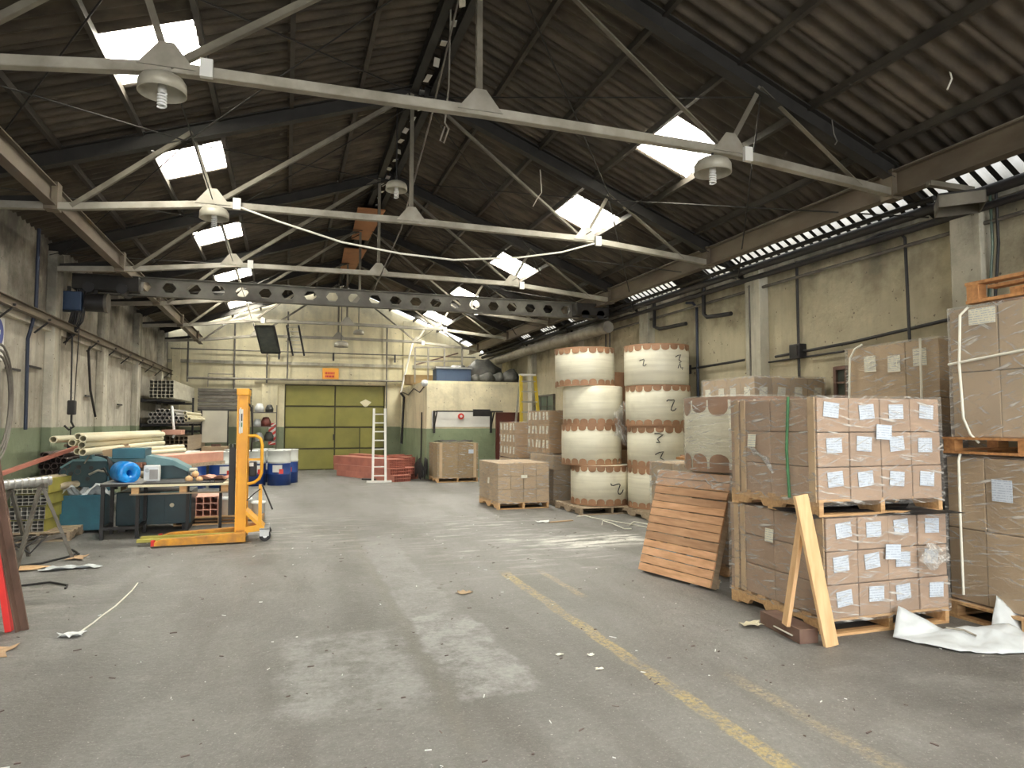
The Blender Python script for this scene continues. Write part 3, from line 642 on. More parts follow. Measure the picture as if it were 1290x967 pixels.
pipe([(6.74, 9.95, 3.95), (6.74, 9.95, 3.45), (6.74, 9.85, 3.38), (6.74, 9.2, 3.34)], .035, 'black', 'black pipe bending back along the right wall above the near reel')
pipe([(6.74, 11.6, 3.95), (6.74, 11.6, 3.45), (6.74, 11.4, 3.38), (6.74, 10.5, 3.36)], .035, 'black', 'black pipe bending down just behind the tall reels')
for y, l in ((13.9, 'left of a pair of thin pipes'), (13.7, 'right of a pair of thin pipes')):
    pipe([(6.83, y, 3.8), (6.83, y, 1.5)], .018, 'pipe_grey', l+' dropping down the wall between the reel stacks')
pipe([(6.72, 8.72, 3.7), (6.72, 8.72, 2.1)], .014, 'pipe_grey', 'thin conduit running down the middle pillar of the right wall')
for dy in (0, .06): pipe([(6.80, 4.92+dy, 3.95), (6.78, 4.9+dy, 3.4), (6.82, 5.0+dy, 2.7)], .014, 'glass_green' if dy else 'black', ('greenish' if dy else 'dark')+' cable running down beside the nearest right pillar', 'cable')
sb = thing('switch_box', 'small black switch box on the right wall at the crossing of conduits', 'switch box', (6.84, 7.82, 2.6))
MB().box(-.08, .05, -.1, .1, -.1, .1).build('box', 'black', sb, bevel=.008); MB().box(-.095, -.08, -.07, .07, -.07, .07).build('cover', 'steel_dark', sb)
sb2 = thing('switch_box', 'small black switch box on the right wall beside the tall reels', 'switch box', (6.84, 10.68, 2.55))
MB().box(-.08, .05, -.11, .11, -.08, .08).build('box', 'black', sb2, bevel=.008); MB().tube((-.12, 0, 0), (-.08, 0, 0), .04, 12).build('knob', 'black', sb2)
ah = thing('ventilation_hood', 'rusty grey square hood with a dark open mouth, high on the right wall', 'hood', (6.42, 5.02, 3.86), rz=math.radians(45))
b = MB()
for (x0, x1, y0, y1) in ((-.2, .2, -.2, -.19), (-.2, .2, .19, .2), (-.2, -.19, -.2, .2), (.19, .2, -.2, .2)): b.box(x0, x1, y0, y1, -.12, .0)
b.build('hood_skirt', 'steel_mid', ah); MB().box(-.2, .2, -.2, .2, 0, .02).build('hood_top', 'steel_dark', ah)
for k in range(4): MB().tube((-.15+.1*k, -.205, -.06), (-.15+.1*k, -.195, -.06), .014, 8).build('bolt', 'black', ah)
MB().bar((-.1, -.1, .04), (-.45, .30, .06), .06, .05).build('support_arm', 'steel_mid', ah)
# window on the right wall and the far one
def window(n, loc, w_, h_, glass, fr, nx, nz):
    t = thing(f'window_{n}', None, None, loc, kind='structure')
    MB().box(-.03, -.01, -w_/2, w_/2, -h_/2, h_/2).build('pane', glass, t)
    b = MB()
    for s in (-1, 1):
        b.box(-.06, 0, s*w_/2-.025, s*w_/2+.025, -h_/2-.02, h_/2+.02); b.box(-.06, 0, -w_/2, w_/2, s*h_/2-.025, s*h_/2+.025)
    b.build('window_frame', fr, t)
    for k in range(1, nx): MB().box(-.05, -.01, -w_/2+w_*k/nx-.012, -w_/2+w_*k/nx+.012, -h_/2, h_/2).build('muntin', fr, t)
    for k in range(1, nz): MB().box(-.05, -.01, -w_/2, w_/2, -h_/2+h_*k/nz-.012, -h_/2+h_*k/nz+.012).build('muntin', fr, t)
window(1, (6.90, 7.0, 2.12), .34, .38, 'glass_dark', 'rust', 2, 2)
window(2, (6.90, 17.9, 1.75), 1.5, 1.2, 'glass_green', 'pipe_grey', 3, 4)
MB().box(-.02, 0, -2.0, 2.2, 0, 2.4).build('green_band', 'glass_green', wr, loc=(6.9, 18.2, 0)) if False else None
# back wall services
pipe([(XL+.1, 23.85, 3.95), (6.5, 23.85, 3.95)], .02, 'pipe_grey', 'thin grey pipe crossing the back wall under the gable')
pipe([(-3.0, 23.82, 3.02), (4.4, 23.82, 3.04)], .035, 'duct', 'pale pipe crossing the back wall just above the olive gate')
for x, l, z0, z1 in ((-3.0, 'leftmost vertical pipe on the back wall', 2.9, 4.6), (-1.62, 'vertical dark pipe left of the stacker on the back wall', 2.2, 4.9), (-.62, 'short pipe left of the gate pillar', 2.9, 4.0), (.02, 'grey pipe at the left edge of the olive gate', 3.0, 5.3), (3.30, 'grey pipe at the right edge of the olive gate', .1, 4.9)):
    pipe([(x, 23.84, z0), (x, 23.84, z1)], .028, 'pipe_grey', l)
for x in (-.25, 1.50, 3.58): MB().box(-.03, .03, -.06, 0, -.14, .14).build('pipe_clamp', 'black', wb, loc=(x, 23.88, 3.83))
sg = thing('warning_sign', 'orange rectangular sign with red lettering above the gate', 'sign', (1.42, 23.96, 3.26))
MB().box(-.27, .27, -.02, 0, -.19, .19).build('board', 'sign_orange', sg, bevel=.01)
for ws_, z0, z1, f in (((.03, .05, .04, .05, .03, .05, .04, .03), -.02, .055, .7), ((.05, .06, .04, .06, .05, .05), -.13, -.06, .8)):
    x = -.18
    for wd in ws_: MB().box(x, x+wd*f, -.026, -.02, z0, z1).build('letter', 'sign_red', sg); x += wd
hz = thing('hazard_panel', 'white panel with slanted red stripes on the pillar left of the gate', 'sign', (-.42, 23.86, 1.23))
MB().box(-.11, .11, -.02, 0, -.36, .36).build('board', 'sign_white', hz)
b = MB()
for k in range(-1, 4):
    z = -.36+.2*k
    q = [(-.11, max(-.36, min(.36, z))), (.11, max(-.36, min(.36, z+.18))), (.11, max(-.36, min(.36, z+.28))), (-.11, max(-.36, min(.36, z+.10)))]
    if q[3][1]-q[0][1] > .001 or q[2][1]-q[1][1] > .001: b.prism(q, 1, -.026, -.02)
b.build('red_stripe', 'sign_red', hz)
# ------------------------------------------------------------------ left wall things
sl = thing('safety_sign', 'white board with a blue round safety symbol high on the left wall', 'sign', (XL+.01, 10.2, 2.72))
MB().box(0, .012, -.62, .5, -.30, .26).build('board', 'sign_white', sl)
for y in (.27, -.2):
    MB().tube((.012, y, .05), (.02, y, .05), .19, 28).build('disc', 'sign_blue', sl)
    MB().box(.02, .024, y-.07, y+.07, .03, .09).build('symbol', 'sign_white', sl)
b = MB()
for k in range(9): b.box(.012, .016, -.5+.1*k, -.43+.1*k, -.24, -.2)
b.build('lettering', 'sign_blue', sl)
pipe([(XL+.16, 11.4, 4.4), (XL+.16, 11.4, 3.2), (XL+.06, 11.45, 2.8), (XL+.06, 11.5, 1.5)], .025, 'navy', 'dark blue vertical pipe on the near part of the left wall')
pipe([(XL+.2, 14.15, 2.98), (XL+.16, 14.2, 2.9), (XL+.14, 14.5, 2.2), (XL+.12, 15.0, 1.72)], .022, 'black', 'black cable hanging slack on the left wall behind the hoist chain', 'cable')
b = MB()
for k in range(3):
    b.path([(XL+.12, 10.3+.5*math.sin(t)*(.75+.1*k), 1.85+.75*math.cos(t)*(.8+.1*k)) for t in [j*PI/14 for j in range(29)]], .016)
b.build('hose_coil', 'pipe_grey', None, 'grey hose coil hanging on a peg on the left wall', 'hose')
for y, z, l in ((11.6, 2.42, .5), (14.6, 2.1, .4), (15.7, 1.9, .4), (10.75, 2.33, .5), (17.2, 2.0, .4)):
    MB().bar((0, 0, 0), (.0, l, 0), .03, .03).build('wall_bracket', 'black', wl, loc=(XL+.04, y, z))
# ================================================================== office box at the back
ob = thing('wall_office', None, None, (0, 0, 0), kind='structure')
OX, OY = 3.82, 19.3
MB().box(OX, XW, OY, OY+.15, 0, 2.72).build('front_wall', 'office', ob)
MB().box(OX, OX+.15, OY+.15, YB-.05, 0, 2.72).build('side_wall', 'office', ob)
MB().box(OX, XW, OY, YB, 2.72, 2.80).build('roof_slab', 'wall_back', ob)
d2 = thing('door_2', None, None, (6.35, OY-.01, 0), kind='structure')
MB().box(-.44, .30, -.02, .0, 0, 1.86).build('door_leaf', 'maroon', d2); MB().box(-.48, -.44, -.04, 0, 0, 1.9).build('door_frame', 'maroon', d2)
MB().box(-.48, .34, -.04, 0, 1.86, 1.9).build('door_frame', 'maroon', d2)
rk = thing('wall_rack', 'black angle-iron rack bar on two brackets on the office wall', 'rack', (0, OY-.02, 0))
MB().box(4.03, 6.0, -.32, -.28, 1.90, 1.94).build('rack_bar', 'black', rk)
for x in (4.03, 5.72):
    MB().box(x-.03, x+.03, -.04, 0, 1.30, 1.94).build('bracket', 'black', rk)
    MB().bar((x, 0, 1.45), (x+.02, -.3, 1.90), .03, .03).build('bracket_stay', 'black', rk)
    MB().bar((x, 0, 1.91), (x, -.3, 1.91), .03, .03).build('bracket_arm', 'black', rk)
MB().box(5.12, 5.62, -.3, -.22, 1.78, 1.98).build('fan_box', 'black', rk)
rd = thing('alarm_disc', 'small round red disc on the office wall under the rack bar', 'alarm', (4.82, OY-.01, 1.78))
MB().tube((0, 0, 0), (0, -.04, 0), .09, 20).build('disc', 'sign_red', rd); MB().tube((0, -.04, 0), (0, -.05, 0), .04, 12).build('centre', 'sign_white', rd)
MB().box(OX+.15, OX+1.9, 0, .006, 1.47, 1.93).build('white_board', 'sign_white', ob, loc=(0, OY-.012, 0))
pipe([(OX-.03, 19.9, 1.9), (OX-.05, 19.9, .1)], .02, 'black', 'thin dark post against the side of the office box', 'post')
pipe([(OX-.05, 23.6, 2.6), (OX-.05, 23.0, 2.45), (OX-.15, 22.8, .9)], .04, 'black', 'dark hose running down at the far corner of the office box', 'hose')
pipe([(OX-.03, 19.35, 2.68), (OX-.04, 20.2, 2.5), (OX-.04, 21.2, 2.66), (OX-.04, 22.2, 2.5), (OX-.04, 23.6, 2.66)], .015, 'black', 'drooping black cable along the top of the office side wall', 'cable')
MB().lathe([(0, -.1), (.08, -.07), (.1, 0), (.08, .08), (0, .1)], 12).build('white_float', 'white', None, 'small white ball at the top corner of the office box', 'float', loc=(OX-.08, OY-.06, 2.72))
# storage on top of the office
fr = thing('storage_cage', 'pale open steel frame standing on the roof of the office', 'frame', (4.5, 20.3, 2.8))
for x in (-.85, -.45, .05, .6):
    MB().bar((x, 0, 0), (x, 0, 1.05 if x < .6 else 1.15), .045, .045).build('post', 'duct', fr)
for z in (.62, 1.05): MB().bar((-.85, 0, z), (.6, 0, z+.06), .04, .04).build('cross_bar', 'duct', fr)
MB().bar((-.8, .3, .55), (.55, .3, .95), .06, .04).build('diagonal_board', 'rust', fr)
tb = thing('blue_crate', 'dark blue crate with pale rim on the roof of the office', 'crate', (4.72, 19.9, 2.805))
MB().box(-.55, .5, -.25, .3, 0, .42).build('crate_body', 'crate_blue', tb, bevel=.02)
b = MB()
for q in ((-.58, .53, -.29, -.25), (-.58, .53, .3, .34), (-.58, -.55, -.28, .33), (.5, .53, -.28, .33)): b.box(*q, .38, .43)
b.build('crate_rim', 'galv', tb)
bb = MB().box(-.45, .75, -.03, .3, 0, .32).build('flat_carton', 'mdf', None, 'flat brown board box on the left end of the office roof', 'box', loc=(3.55+.5, 21.6, 2.8))
random.seed(3)
for k, (x, y, s, l) in enumerate([(5.4, 19.9, .2, 'grey-green sack nearest the blue crate on the office roof'), (5.75, 19.8, .24, 'round grey sack in the middle of the office roof'), (6.15, 19.9, .26, 'dark sack right of the round one on the office roof'), (6.5, 19.8, .34, 'big pale-dotted dark sack at the right end of the office roof'), (5.95, 20.8, .62, 'tall dark bundle behind the sacks on the office roof'), (5.25, 21.3, .5, 'dark heap behind the blue crate on the office roof')]):
    b = MB(); b.lathe([(0, 0), (s*.9, 0), (s*1.05, s*.3), (s*.85, s*.8), (s*.4, s*1.15), (0, s*1.25)], 14)
    b.v = [(a*(1+.15*math.sin(5*c+k)), b_*(1+.12*math.cos(4*a*3)), c*(1+.1*math.sin(a*20))) for a, b_, c in b.v]
    b.build('sack', 'junk', None, l, 'sack', 'sacks on the office roof', loc=(x, y, 2.81))
# leaning pole by the office
pipe([(3.60, 22.6, 2.6), (4.02, 22.7, 4.4)], .03, 'sign_white', 'white tube leaning up from the office roof edge to the far truss', 'tube')

# ================================================================== pallets
PAL = {}
def pallet_meshes(W_, D_, m, H_=.13):
    k = (W_, D_, m)
    if k in PAL: return PAL[k]
    hb = .018
    st = MB(); st.prism([(0, hb), (0, H_-hb), (D_, H_-hb), (D_, hb), (D_*.80, hb), (D_*.77, hb+.045), (D_*.63, hb+.045), (D_*.60, hb), (D_*.40, hb), (D_*.37, hb+.045), (D_*.23, hb+.045), (D_*.20, hb)], 0, -.02, .02)
    tb_ = MB().box(0, W_, -.048, .048, H_-hb, H_); bt = MB().box(0, W_, -.048, .048, 0, hb)
    PAL[k] = (st.mesh('stringer', M[m]), tb_.mesh('top_board', M[m]), bt.mesh('bottom_board', M[m])); return PAL[k]
def pallet(parent, W_, D_, m='wood', z=0, n=7, label=None, as_part=True):
    """stringers run along +y; origin at front-left corner"""
    st, tb_, bt = pallet_meshes(W_, D_, m)
    if as_part:
        p = bpy.data.objects.new('pallet', None); C.objects.link(p); p.parent = parent; p.location = (0, 0, z)
        if label: p['label'] = label
    else: p = parent
    for x in (.02, W_/2, W_-.02): link('stringer', st, p, loc=(x, 0, 0))
    for k in range(n): link('top_board', tb_, p, loc=(0, .05+(D_-.1)*k/(n-1), 0))
    for k in range(3): link('bottom_board', bt, p, loc=(0, .05+(D_-.1)*k/2, 0))
    return p
def wrap_shell(parent, W_, D_, H_, z0, m, off=.012, amp=.006, seed=0, skirt=.03):
    rnd = random.Random(seed); nx, ny, nz = 14, 12, 12; b = MB(); o = off
    def pt(x, y, z):
        n = math.sin(x*17+z*9+seed)*math.cos(y*13+z*7)*amp+rnd.uniform(-amp, amp)*.4
        cx, cy = x-W_/2, y-D_/2
        return (x+(n if abs(cx) > W_/2-.001 else 0), y+(n if abs(cy) > D_/2-.001 else 0), z+(abs(n)*.5 if z > H_-.001 else 0))
    def grid(f, a, c):
        vs = []; fs = []
        for i in range(a+1):
            for j in range(c+1): vs.append(f(i/a, j/c))
        for i in range(a):
            for j in range(c): q = i*(c+1)+j; fs.append((q, q+c+1, q+c+2, q+1))
        b.add(vs, fs, True)
    X0, X1, Y0_, Y1 = -o, W_+o, -o, D_+o; zb = z0-skirt; zt = z0+H_+o
    P = lambda x, y, z: (x+rnd.uniform(-amp, amp)*(.6), y+rnd.uniform(-amp, amp)*.6, z+rnd.uniform(-amp, amp)*.5)
    grid(lambda u, v: P(X0+(X1-X0)*u, Y0_, zb+(zt-zb)*v), nx, nz)
    grid(lambda u, v: P(X1+(X0-X1)*u, Y1, zb+(zt-zb)*v), nx, nz)
    grid(lambda u, v: P(X0, Y1+(Y0_-Y1)*u, zb+(zt-zb)*v), ny, nz)
    grid(lambda u, v: P(X1, Y0_+(Y1-Y0_)*u, zb+(zt-zb)*v), ny, nz)
    grid(lambda u, v: P(X0+(X1-X0)*u, Y0_+(Y1-Y0_)*v, zt), nx, ny)
    return b.build('stretch_wrap', m, parent)
CARD = {}
def carton(w_, d_, h_, m):
    k = (round(w_, 3), round(d_, 3), round(h_, 3), m)
    if k not in CARD:
        b = MB().box(-w_/2, w_/2, -d_/2, d_/2, 0, h_)
        CARD[k] = b.mesh('carton', M[m])
    return CARD[k]
LAB = {}
def paper(w_, h_, m):
    k = (w_, h_, m)
    if k not in LAB: LAB[k] = MB().box(-w_/2, w_/2, -.0015, .0015, -h_/2, h_/2).mesh('label', M[m])
    return LAB[k]
def load(name, lab, loc, W_, D_, nx, ny, nz, H_, card='card', rz=0, labels='front', m_wrap='wrap', pal='wood', guards=True, group=None, seed=0, gap=.006, lw=.145, lh=.115, lm='label', lz=.62, pal_label=None, straps=False, side_label=None, pz=.13):
    rnd = random.Random(seed+11)
    t = thing(name, lab, 'pallet load', loc, rz, group)
    if pal: pallet(t, W_, D_, pal, label=pal_label)
    z0 = pz if pal else 0; cw, cdp, ch = W_/nx, D_/ny, H_/nz; me = carton(cw-gap, cdp-gap, ch-gap, card)
    for k in range(nz):
        for j in range(ny):
            for i in range(nx):
                if 0 < i < nx-1 and 0 < j < ny-1 and k < nz-1: continue
                jx, jy = rnd.uniform(-.004, .004), rnd.uniform(-.006, .006)
                c = link('carton', me, t, loc=(cw*(i+.5)+jx, cdp*(j+.5)+jy, z0+ch*k), bevel=.006 if W_ > 0 and loc[1] < 9 else 0)
                if labels and j == 0 and 'front' in labels:
                    l = link('label', paper(lw, lh, lm), c, loc=(rnd.uniform(-.025, .02), -cdp/2-.004, ch*lz+rnd.uniform(-.012, .012)), rot=(0, rnd.uniform(-.12, .12), 0))
                if labels and i == 0 and 'left' in labels:
                    l = link('label', paper(lw, lh, lm), c, loc=(-cw/2-.004, rnd.uniform(-.02, .02), ch*lz), rot=(rnd.uniform(-.1, .1), 0, PI/2))
    if side_label:
        for (y, z) in side_label: link('label', paper(.10, .11, 'label_warm'), t, 'loose cream paper label under the film', loc=(-.020, y, z), rot=(.08, 0, PI/2))
    if guards:
        for y in (D_-.10, D_-.19): MB().box(-.012, -.002, y-.03, y+.03, z0, z0+H_).build('edge_guard', 'card_edge', t)
        MB().box(-.012, -.002, .02, .09, z0, z0+H_).build('edge_guard', 'card_edge', t)
    if straps:
        for q in straps: MB().path(q, .011, 6).build('strap', 'strap', t, 'white cord strap')
    if m_wrap: wrap_shell(t, W_, D_, H_, z0, m_wrap, seed=seed)
    return t
# near pair of labelled loads
lo = load('wrapped_pallet_load', 'lower of the two stacked wrapped loads with rows of white labels, standing on the floor', (3.87, 4.18, 0), 1.2, 1.17, 4, 2, 3, .75, 'card_pink', seed=1, pal='wood', pal_label='orange-tinted wooden pallet', side_label=[(.62, .66)])
up = load('wrapped_pallet_load', 'upper of the two stacked wrapped loads with rows of white labels', (3.83, 4.20, .885), 1.22, 1.08, 4, 2, 3, .80, 'card_pink', rz=math.radians(-.6), seed=2, pal='wood', side_label=[(.76, .56)], pz=.11)
for t, z in ((lo, .60), (up, .64)):
    link('label', paper(.15, .115, 'label'), t, 'paper label slipped between two rows', loc=(.62, -.022, z), rot=(0, .06, 0))
MB().path([(-.02, .30, .12), (-.03, .31, .5), (-.02, .29, .92)], .012).build('strap', 'strap_green', up, 'green strap under the film')
b = MB()
for k in range(3): b.path([(-.02, .8-.02*k, .50), (-.03, .72, .49-.02*k), (-.035, .60-.03*k, .42), (-.03, .52-.02*k, .34-.02*k)], .012)
b.build('film_tear', 'wrap_dense', up)
def crumple(loc, sx, sy, sz, seed, m, name, lab, cat, rot=(0, 0, 0), parent=None, n=9):
    rnd = random.Random(seed); b = MB(); vs = []; fs = []
    for i in range(n+1):
        for j in range(n+1):
            u, v = i/n, j/n
            vs.append(((u-.5)*sx*(1+.25*math.sin(v*7+seed)), (v-.5)*sy*(1+.3*math.cos(u*5+seed)), sz*(abs(math.sin(u*6.5+seed+v*3)*math.cos(v*5+seed)))*.8+rnd.uniform(0, sz*.2)))
    for i in range(n):
        for j in range(n): q = i*(n+1)+j; fs.append((q, q+n+1, q+n+2, q+1))
    b.add(vs, fs, False)
    return b.build(name, m, parent, lab, cat, loc=loc, rot=rot, solid=.003)
crumple((1.0, -.045, .55), .35, .16, .06, 5, 'wrap_dense', 'loose_film', None, None, (math.radians(80), 0, .2), lo)
crumple((.6, .2, -.01), 1.15, .5, .05, 8, 'black', 'black_film', None, None, (0, 0, 0), up)
# behind: tall load against right wall seen above the labelled ones
cs = lambda pts: pts
tl = load('wrapped_pallet_load', 'tall load by the right wall just behind the labelled ones, with white cord straps', (5.88, 4.86, 0), .82, 1.12, 2, 3, 4, 2.28, 'card_grey', seed=4, guards=False, pal='wood_old', m_wrap='wrap', labels=None,
     straps=[[(-.035, 1.04, 1.0), (-.04, 1.06, 1.9), (-.035, 1.04, 2.3), (-.02, .98, 2.40), (0, .9, 2.44)], [(-.03, .17, 1.0), (-.035, .17, 1.8), (-.03, .17, 2.42)], [(-.035, 1.13, 1.82), (-.04, .85, 1.76), (-.035, .5, 1.74), (-.03, -.01, 1.76)]])
for y, z in ((.80, 2.22), (.50, 2.20), (.20, 2.24)): link('label', paper(.15, .17, 'label_warm'), tl, loc=(-.008, y, z), rot=(R(-.05, .05), 0, PI/2))
# big near right stack: plane x = 5.3
nb = load('wrapped_pallet_load', 'tall lower load at the right edge with a vertical white strap, standing on a pallet', (5.3, 3.05, 0), 1.2, 1.3, 2, 4, 2, 1.17, 'card_grey', seed=6, guards=False, pal=None, labels=None, pz=0,
     straps=[[(-.03, 1.16, .05), (-.035, 1.16, .6), (-.03, 1.16, 1.14), (-.01, 1.16, 1.19)]])
nb.location.z = .15
link('label', paper(.16, .17, 'label'), nb, loc=(-.016, .82, .92), rot=(0, 0, PI/2))
def side_pallet(loc, m, lab, W_=1.2, D_=1.35):
    """stringers along x so its open side faces -x"""
    t = thing('pallet', lab, 'pallet', loc)
    for y in (.06, D_/2, D_-.06):
        MB().box(0, .09, y-.05, y+.05, .04, .115).build('block', m, t); MB().box(.5, .62, y-.05, y+.05, .04, .115).build('block', m, t)
        MB().box(W_-.1, W_, y-.05, y+.05, .04, .115).build('block', m, t)
    for x in (.045, .56, W_-.05): MB().box(x-.045, x+.045, 0, D_, .0, .02).build('bottom_board', m, t)
    for x in (.045, .3, .56, .85, W_-.05): MB().box(x-.05, x+.05, 0, D_, .115, .135).build('top_board', m, t)
    for y in (.06, D_/2, D_-.06): MB().box(0, W_, y-.05, y+.05, .02, .04).build('cross_board', m, t)
    return t
side_pallet((5.26, 3.02, 0), 'wood', 'pine pallet on the floor under the big load at the right edge')
side_pallet((5.27, 3.0, 1.345), 'wood_orange', 'pallet sandwiched between the two big loads at the right edge')
nu = load('wrapped_pallet_load', 'upper tall load at the right edge, strapped with white cords', (5.3, 3.05, 1.485), 1.2, 1.22, 2, 3, 2, 1.06, 'card_grey', seed=7, guards=False, pal=None, labels=None, pz=0, m_wrap='wrap_dense',
     straps=[[(0, 1.0, -.05), (-.03, 1.05, .02), (-.035, 1.10, .15), (-.035, 1.12, .6), (-.03, 1.10, 1.0), (0, 1.05, 1.06)], [(-.03, 0, .72), (-.035, .6, .66), (-.03, 1.22, .60)]])
link('label', paper(.22, .13, 'label_warm'), nu, loc=(-.014, .93, .97), rot=(0, 0, PI/2)); link('label', paper(.17, .15, 'label_warm'), nu, loc=(-.014, .28, .86), rot=(0, 0, PI/2))
side_pallet((5.3, 3.0, 2.57), 'wood_orange', 'empty orange pallet lying on top of the upper load at the right edge', 1.2, 1.12).scale.z = 1.3
# black wrapped column between
bc = load('wrapped_pallet_load', 'narrow dark-wrapped load squeezed between the labelled stack and the right edge stack', (5.28, 4.56, 0), .52, .6, 2, 2, 2, 1.45, 'card_pink', seed=12, guards=False, pal='wood_old', m_wrap='wrap_dark', labels=None)
# crossed planks leaning on the lower load
def plank(lab, p, q, w_, t_, up):
    return MB().bar(p, q, w_, t_, up).build('pine_plank', 'wood_new', None, lab, 'plank', 'two crossed planks', bevel=.003)
plank('wide pine plank leaning to the left across its thin partner', (3.74, 4.02, .0), (3.58, 4.11, 1.07), .115, .03, (0, 1, 0))
plank('slimmer pine plank standing behind the wide leaning one', (3.56, 4.27, .095), (3.66, 4.155, 1.05), .075, .03, (-1, 0.2, 0))
bo = thing('steel_block', 'brown rectangular steel block on the floor at the foot of the two planks', 'block', (3.66, 4.37, 0), math.radians(-7))
MB().box(-.075, .075, -.26, .26, .0, .105).build('block_body', 'brown_beam', bo, bevel=.004)
MB().path([(-.08, -.18, .04), (-.10, -.12, .05), (-.10, .0, .05), (-.08, .06, .04)], .006).build('wire_handle', 'strap', bo)
crumple((3.50, 4.60, .012), .16, .10, .03, 9, 'tube_cream', 'paper_scrap', 'crumpled buff scrap on the floor left of the brown steel block', 'scrap', n=5)
# white sheet on the floor
def soft(o):
    for p in o.data.polygons: p.use_smooth = True
    md = o.modifiers.new('round', 'SUBSURF'); md.subdivision_type = 'SIMPLE'; md.levels = 3; md.render_levels = 3
    tx = bpy.data.textures.new('crumple', 'CLOUDS'); tx.noise_scale = .12
    d = o.modifiers.new('crumple', 'DISPLACE'); d.texture = tx; d.strength = .045; d.mid_level = .45
    sd = o.modifiers.new('thick', 'SOLIDIFY'); sd.thickness = .005
def sheetfold():
    t = thing('foam_sheet', 'crumpled white packing foam sheet on the floor in front of the right-hand loads', 'sheet', (4.62, 3.72, 0))
    b = MB(); b.add([(-.12, .42, .19), (-.33, .28, .012), (.02, .16, .07), (.22, .12, .10), (.05, -.04, .03), (-.14, -.10, .01), (.10, -.22, .008), (.42, -.28, .006), (.55, -.16, .05), (.50, .02, .12), (.28, -.06, .10), (.36, .14, .07), (-.02, .04, .06)],
        [(0, 1, 2), (1, 12, 2), (1, 5, 12), (2, 12, 4, 3), (12, 5, 4), (5, 6, 4), (4, 6, 10), (6, 7, 10), (7, 8, 10), (8, 9, 10), (10, 9, 11), (3, 4, 10), (3, 10, 11)])
    o = b.build('sheet', 'white_sheet', t); soft(o)
    b = MB(); b.add([(.42, .10, .03), (.66, .22, .26), (.78, .02, .03), (.60, -.04, .01), (.50, .08, .10)], [(0, 1, 4), (4, 1, 2), (4, 2, 3), (0, 4, 3)])
    o = b.build('raised_corner', 'white_sheet', t); soft(o)
    b = MB(); b.path([(.0, .12, .10), (.1, .06, .09), (.12, -.02, .07)], .008); b.build('fold', 'duct', t)
sheetfold()
# ------------------------------------------------------------------ leaning pallet of planks
lp = thing('leaning_pallet', 'close-boarded reddish pallet leaning on edge against a grey wrapped load', 'pallet', (3.62, 6.62, .02))
tilt = math.radians(17.5)
lp.matrix_world = Matrix.Translation((3.64, 6.64, .02)) @ Matrix.Rotation(math.radians(13.5), 4, 'Z') @ Matrix.Rotation(tilt, 4, 'Y')
random.seed(5)
z = 0
for k in range(13):
    h = 1.09/13*(1+R(-.08, .08))
    MB().box(-.02, 0, -1.0, 0, z+.004, z+h-.004).build('plank', 'wood_red', lp, bevel=.002, rot=(R(-.006, .006), 0, 0)); z += h
for y in (-.96, -.5, -.04): MB().box(0.002, .085, y-.03, y+.03, .0, z).build('stringer', 'wood_old', lp)
for zz in (.06, z/2, z-.06): MB().box(.087, .105, -1.0, 0, zz-.045, zz+.045).build('back_board', 'wood_old', lp)
cru = MB(); vs = []; fs = []
rnd = random.Random(2)
for i in range(15):
    for j in range(6):
        vs.append((-.026+R(-.006, .006) if j < 5 else .08, -1.02+1.04*i/14, z-.16+.038*j+R(-.01, .01)))
for i in range(14):
    for j in range(5): q = i*6+j; fs.append((q, q+6, q+7, q+1))
cru.add(vs, fs).build('draped_film', 'wrap_dense', lp)
# loads behind the leaning pallet, with the near reel on top
load('wrapped_pallet_load', 'grey wrapped load behind the leaning pallet, carrying the near reel', (4.36, 5.62, 0), 1.05, 1.1, 3, 2, 3, .96, 'card_grey', seed=21, pal='wood', labels=None, guards=False, m_wrap='wrap_dense')
load('wrapped_pallet_load', 'greenish wrapped load left of the leaning pallet, with torn board scraps on top', (4.72, 7.2, 0), .92, 1.06, 3, 2, 3, .95, 'card_grey', seed=22, pal='wood', labels=None, guards=False, m_wrap='wrap_dense', rz=0)
for k, (x, y, z, a, l) in enumerate([(5.1, 7.5, 1.13, .1, 'lowest'), (5.15, 7.45, 1.17, -.25, 'middle'), (5.25, 7.5, 1.22, .3, 'top')]):
    z -= .05
    b = MB().box(-.38, .38, -.14, .14, 0, .03); b.v = [(p[0], p[1], p[2]+.06*abs(math.sin(p[0]*4+k))) for p in b.v]
    b.build('board_scrap', 'wood_orange' if k != 1 else 'kraft', None, l+' torn brown board scrap on the greenish load behind the leaning pallet', 'board', loc=(x, y, z), rot=(0, R(-.08, .08), a))

# ------------------------------------------------------------------ reels
FL = {}
def flap_mesh(Rd, n):
    k = (round(Rd, 3), n)
    if k in FL: return FL[k]
    da = PI/n*.90; H_ = .115; r = Rd+.006; b = MB(); prof = [(0, 1), (.60, 1), (.80, .86), (.93, .58), (1, .2)]
    vs = []
    for (zz, ws) in prof:
        for i in range(5): a = da*ws*(i/4*2-1); vs.append((r*math.cos(a), r*math.sin(a), H_*zz))
    fs = [(i*5+j, i*5+j+1, (i+1)*5+j+1, (i+1)*5+j) for i in range(4) for j in range(4)]
    b.add(vs, fs, True); FL[k] = b.mesh('paper_flap', M['kraft']); return FL[k]
TWO = [(-.07, .045), (-.05, .065), (-.01, .06), (.035, .065), (.04, .05), (.02, .01), (-.005, -.04), (-.01, -.07), (.01, -.082), (.04, -.075), (.065, -.05)]
TWOL = [(-.13, .075), (-.12, .05), (-.09, .045), (-.04, .06), (.0, .065), (.02, .05), (.0, .01), (-.02, -.04), (-.01, -.075), (.02, -.08), (.06, -.05), (.075, -.02)]
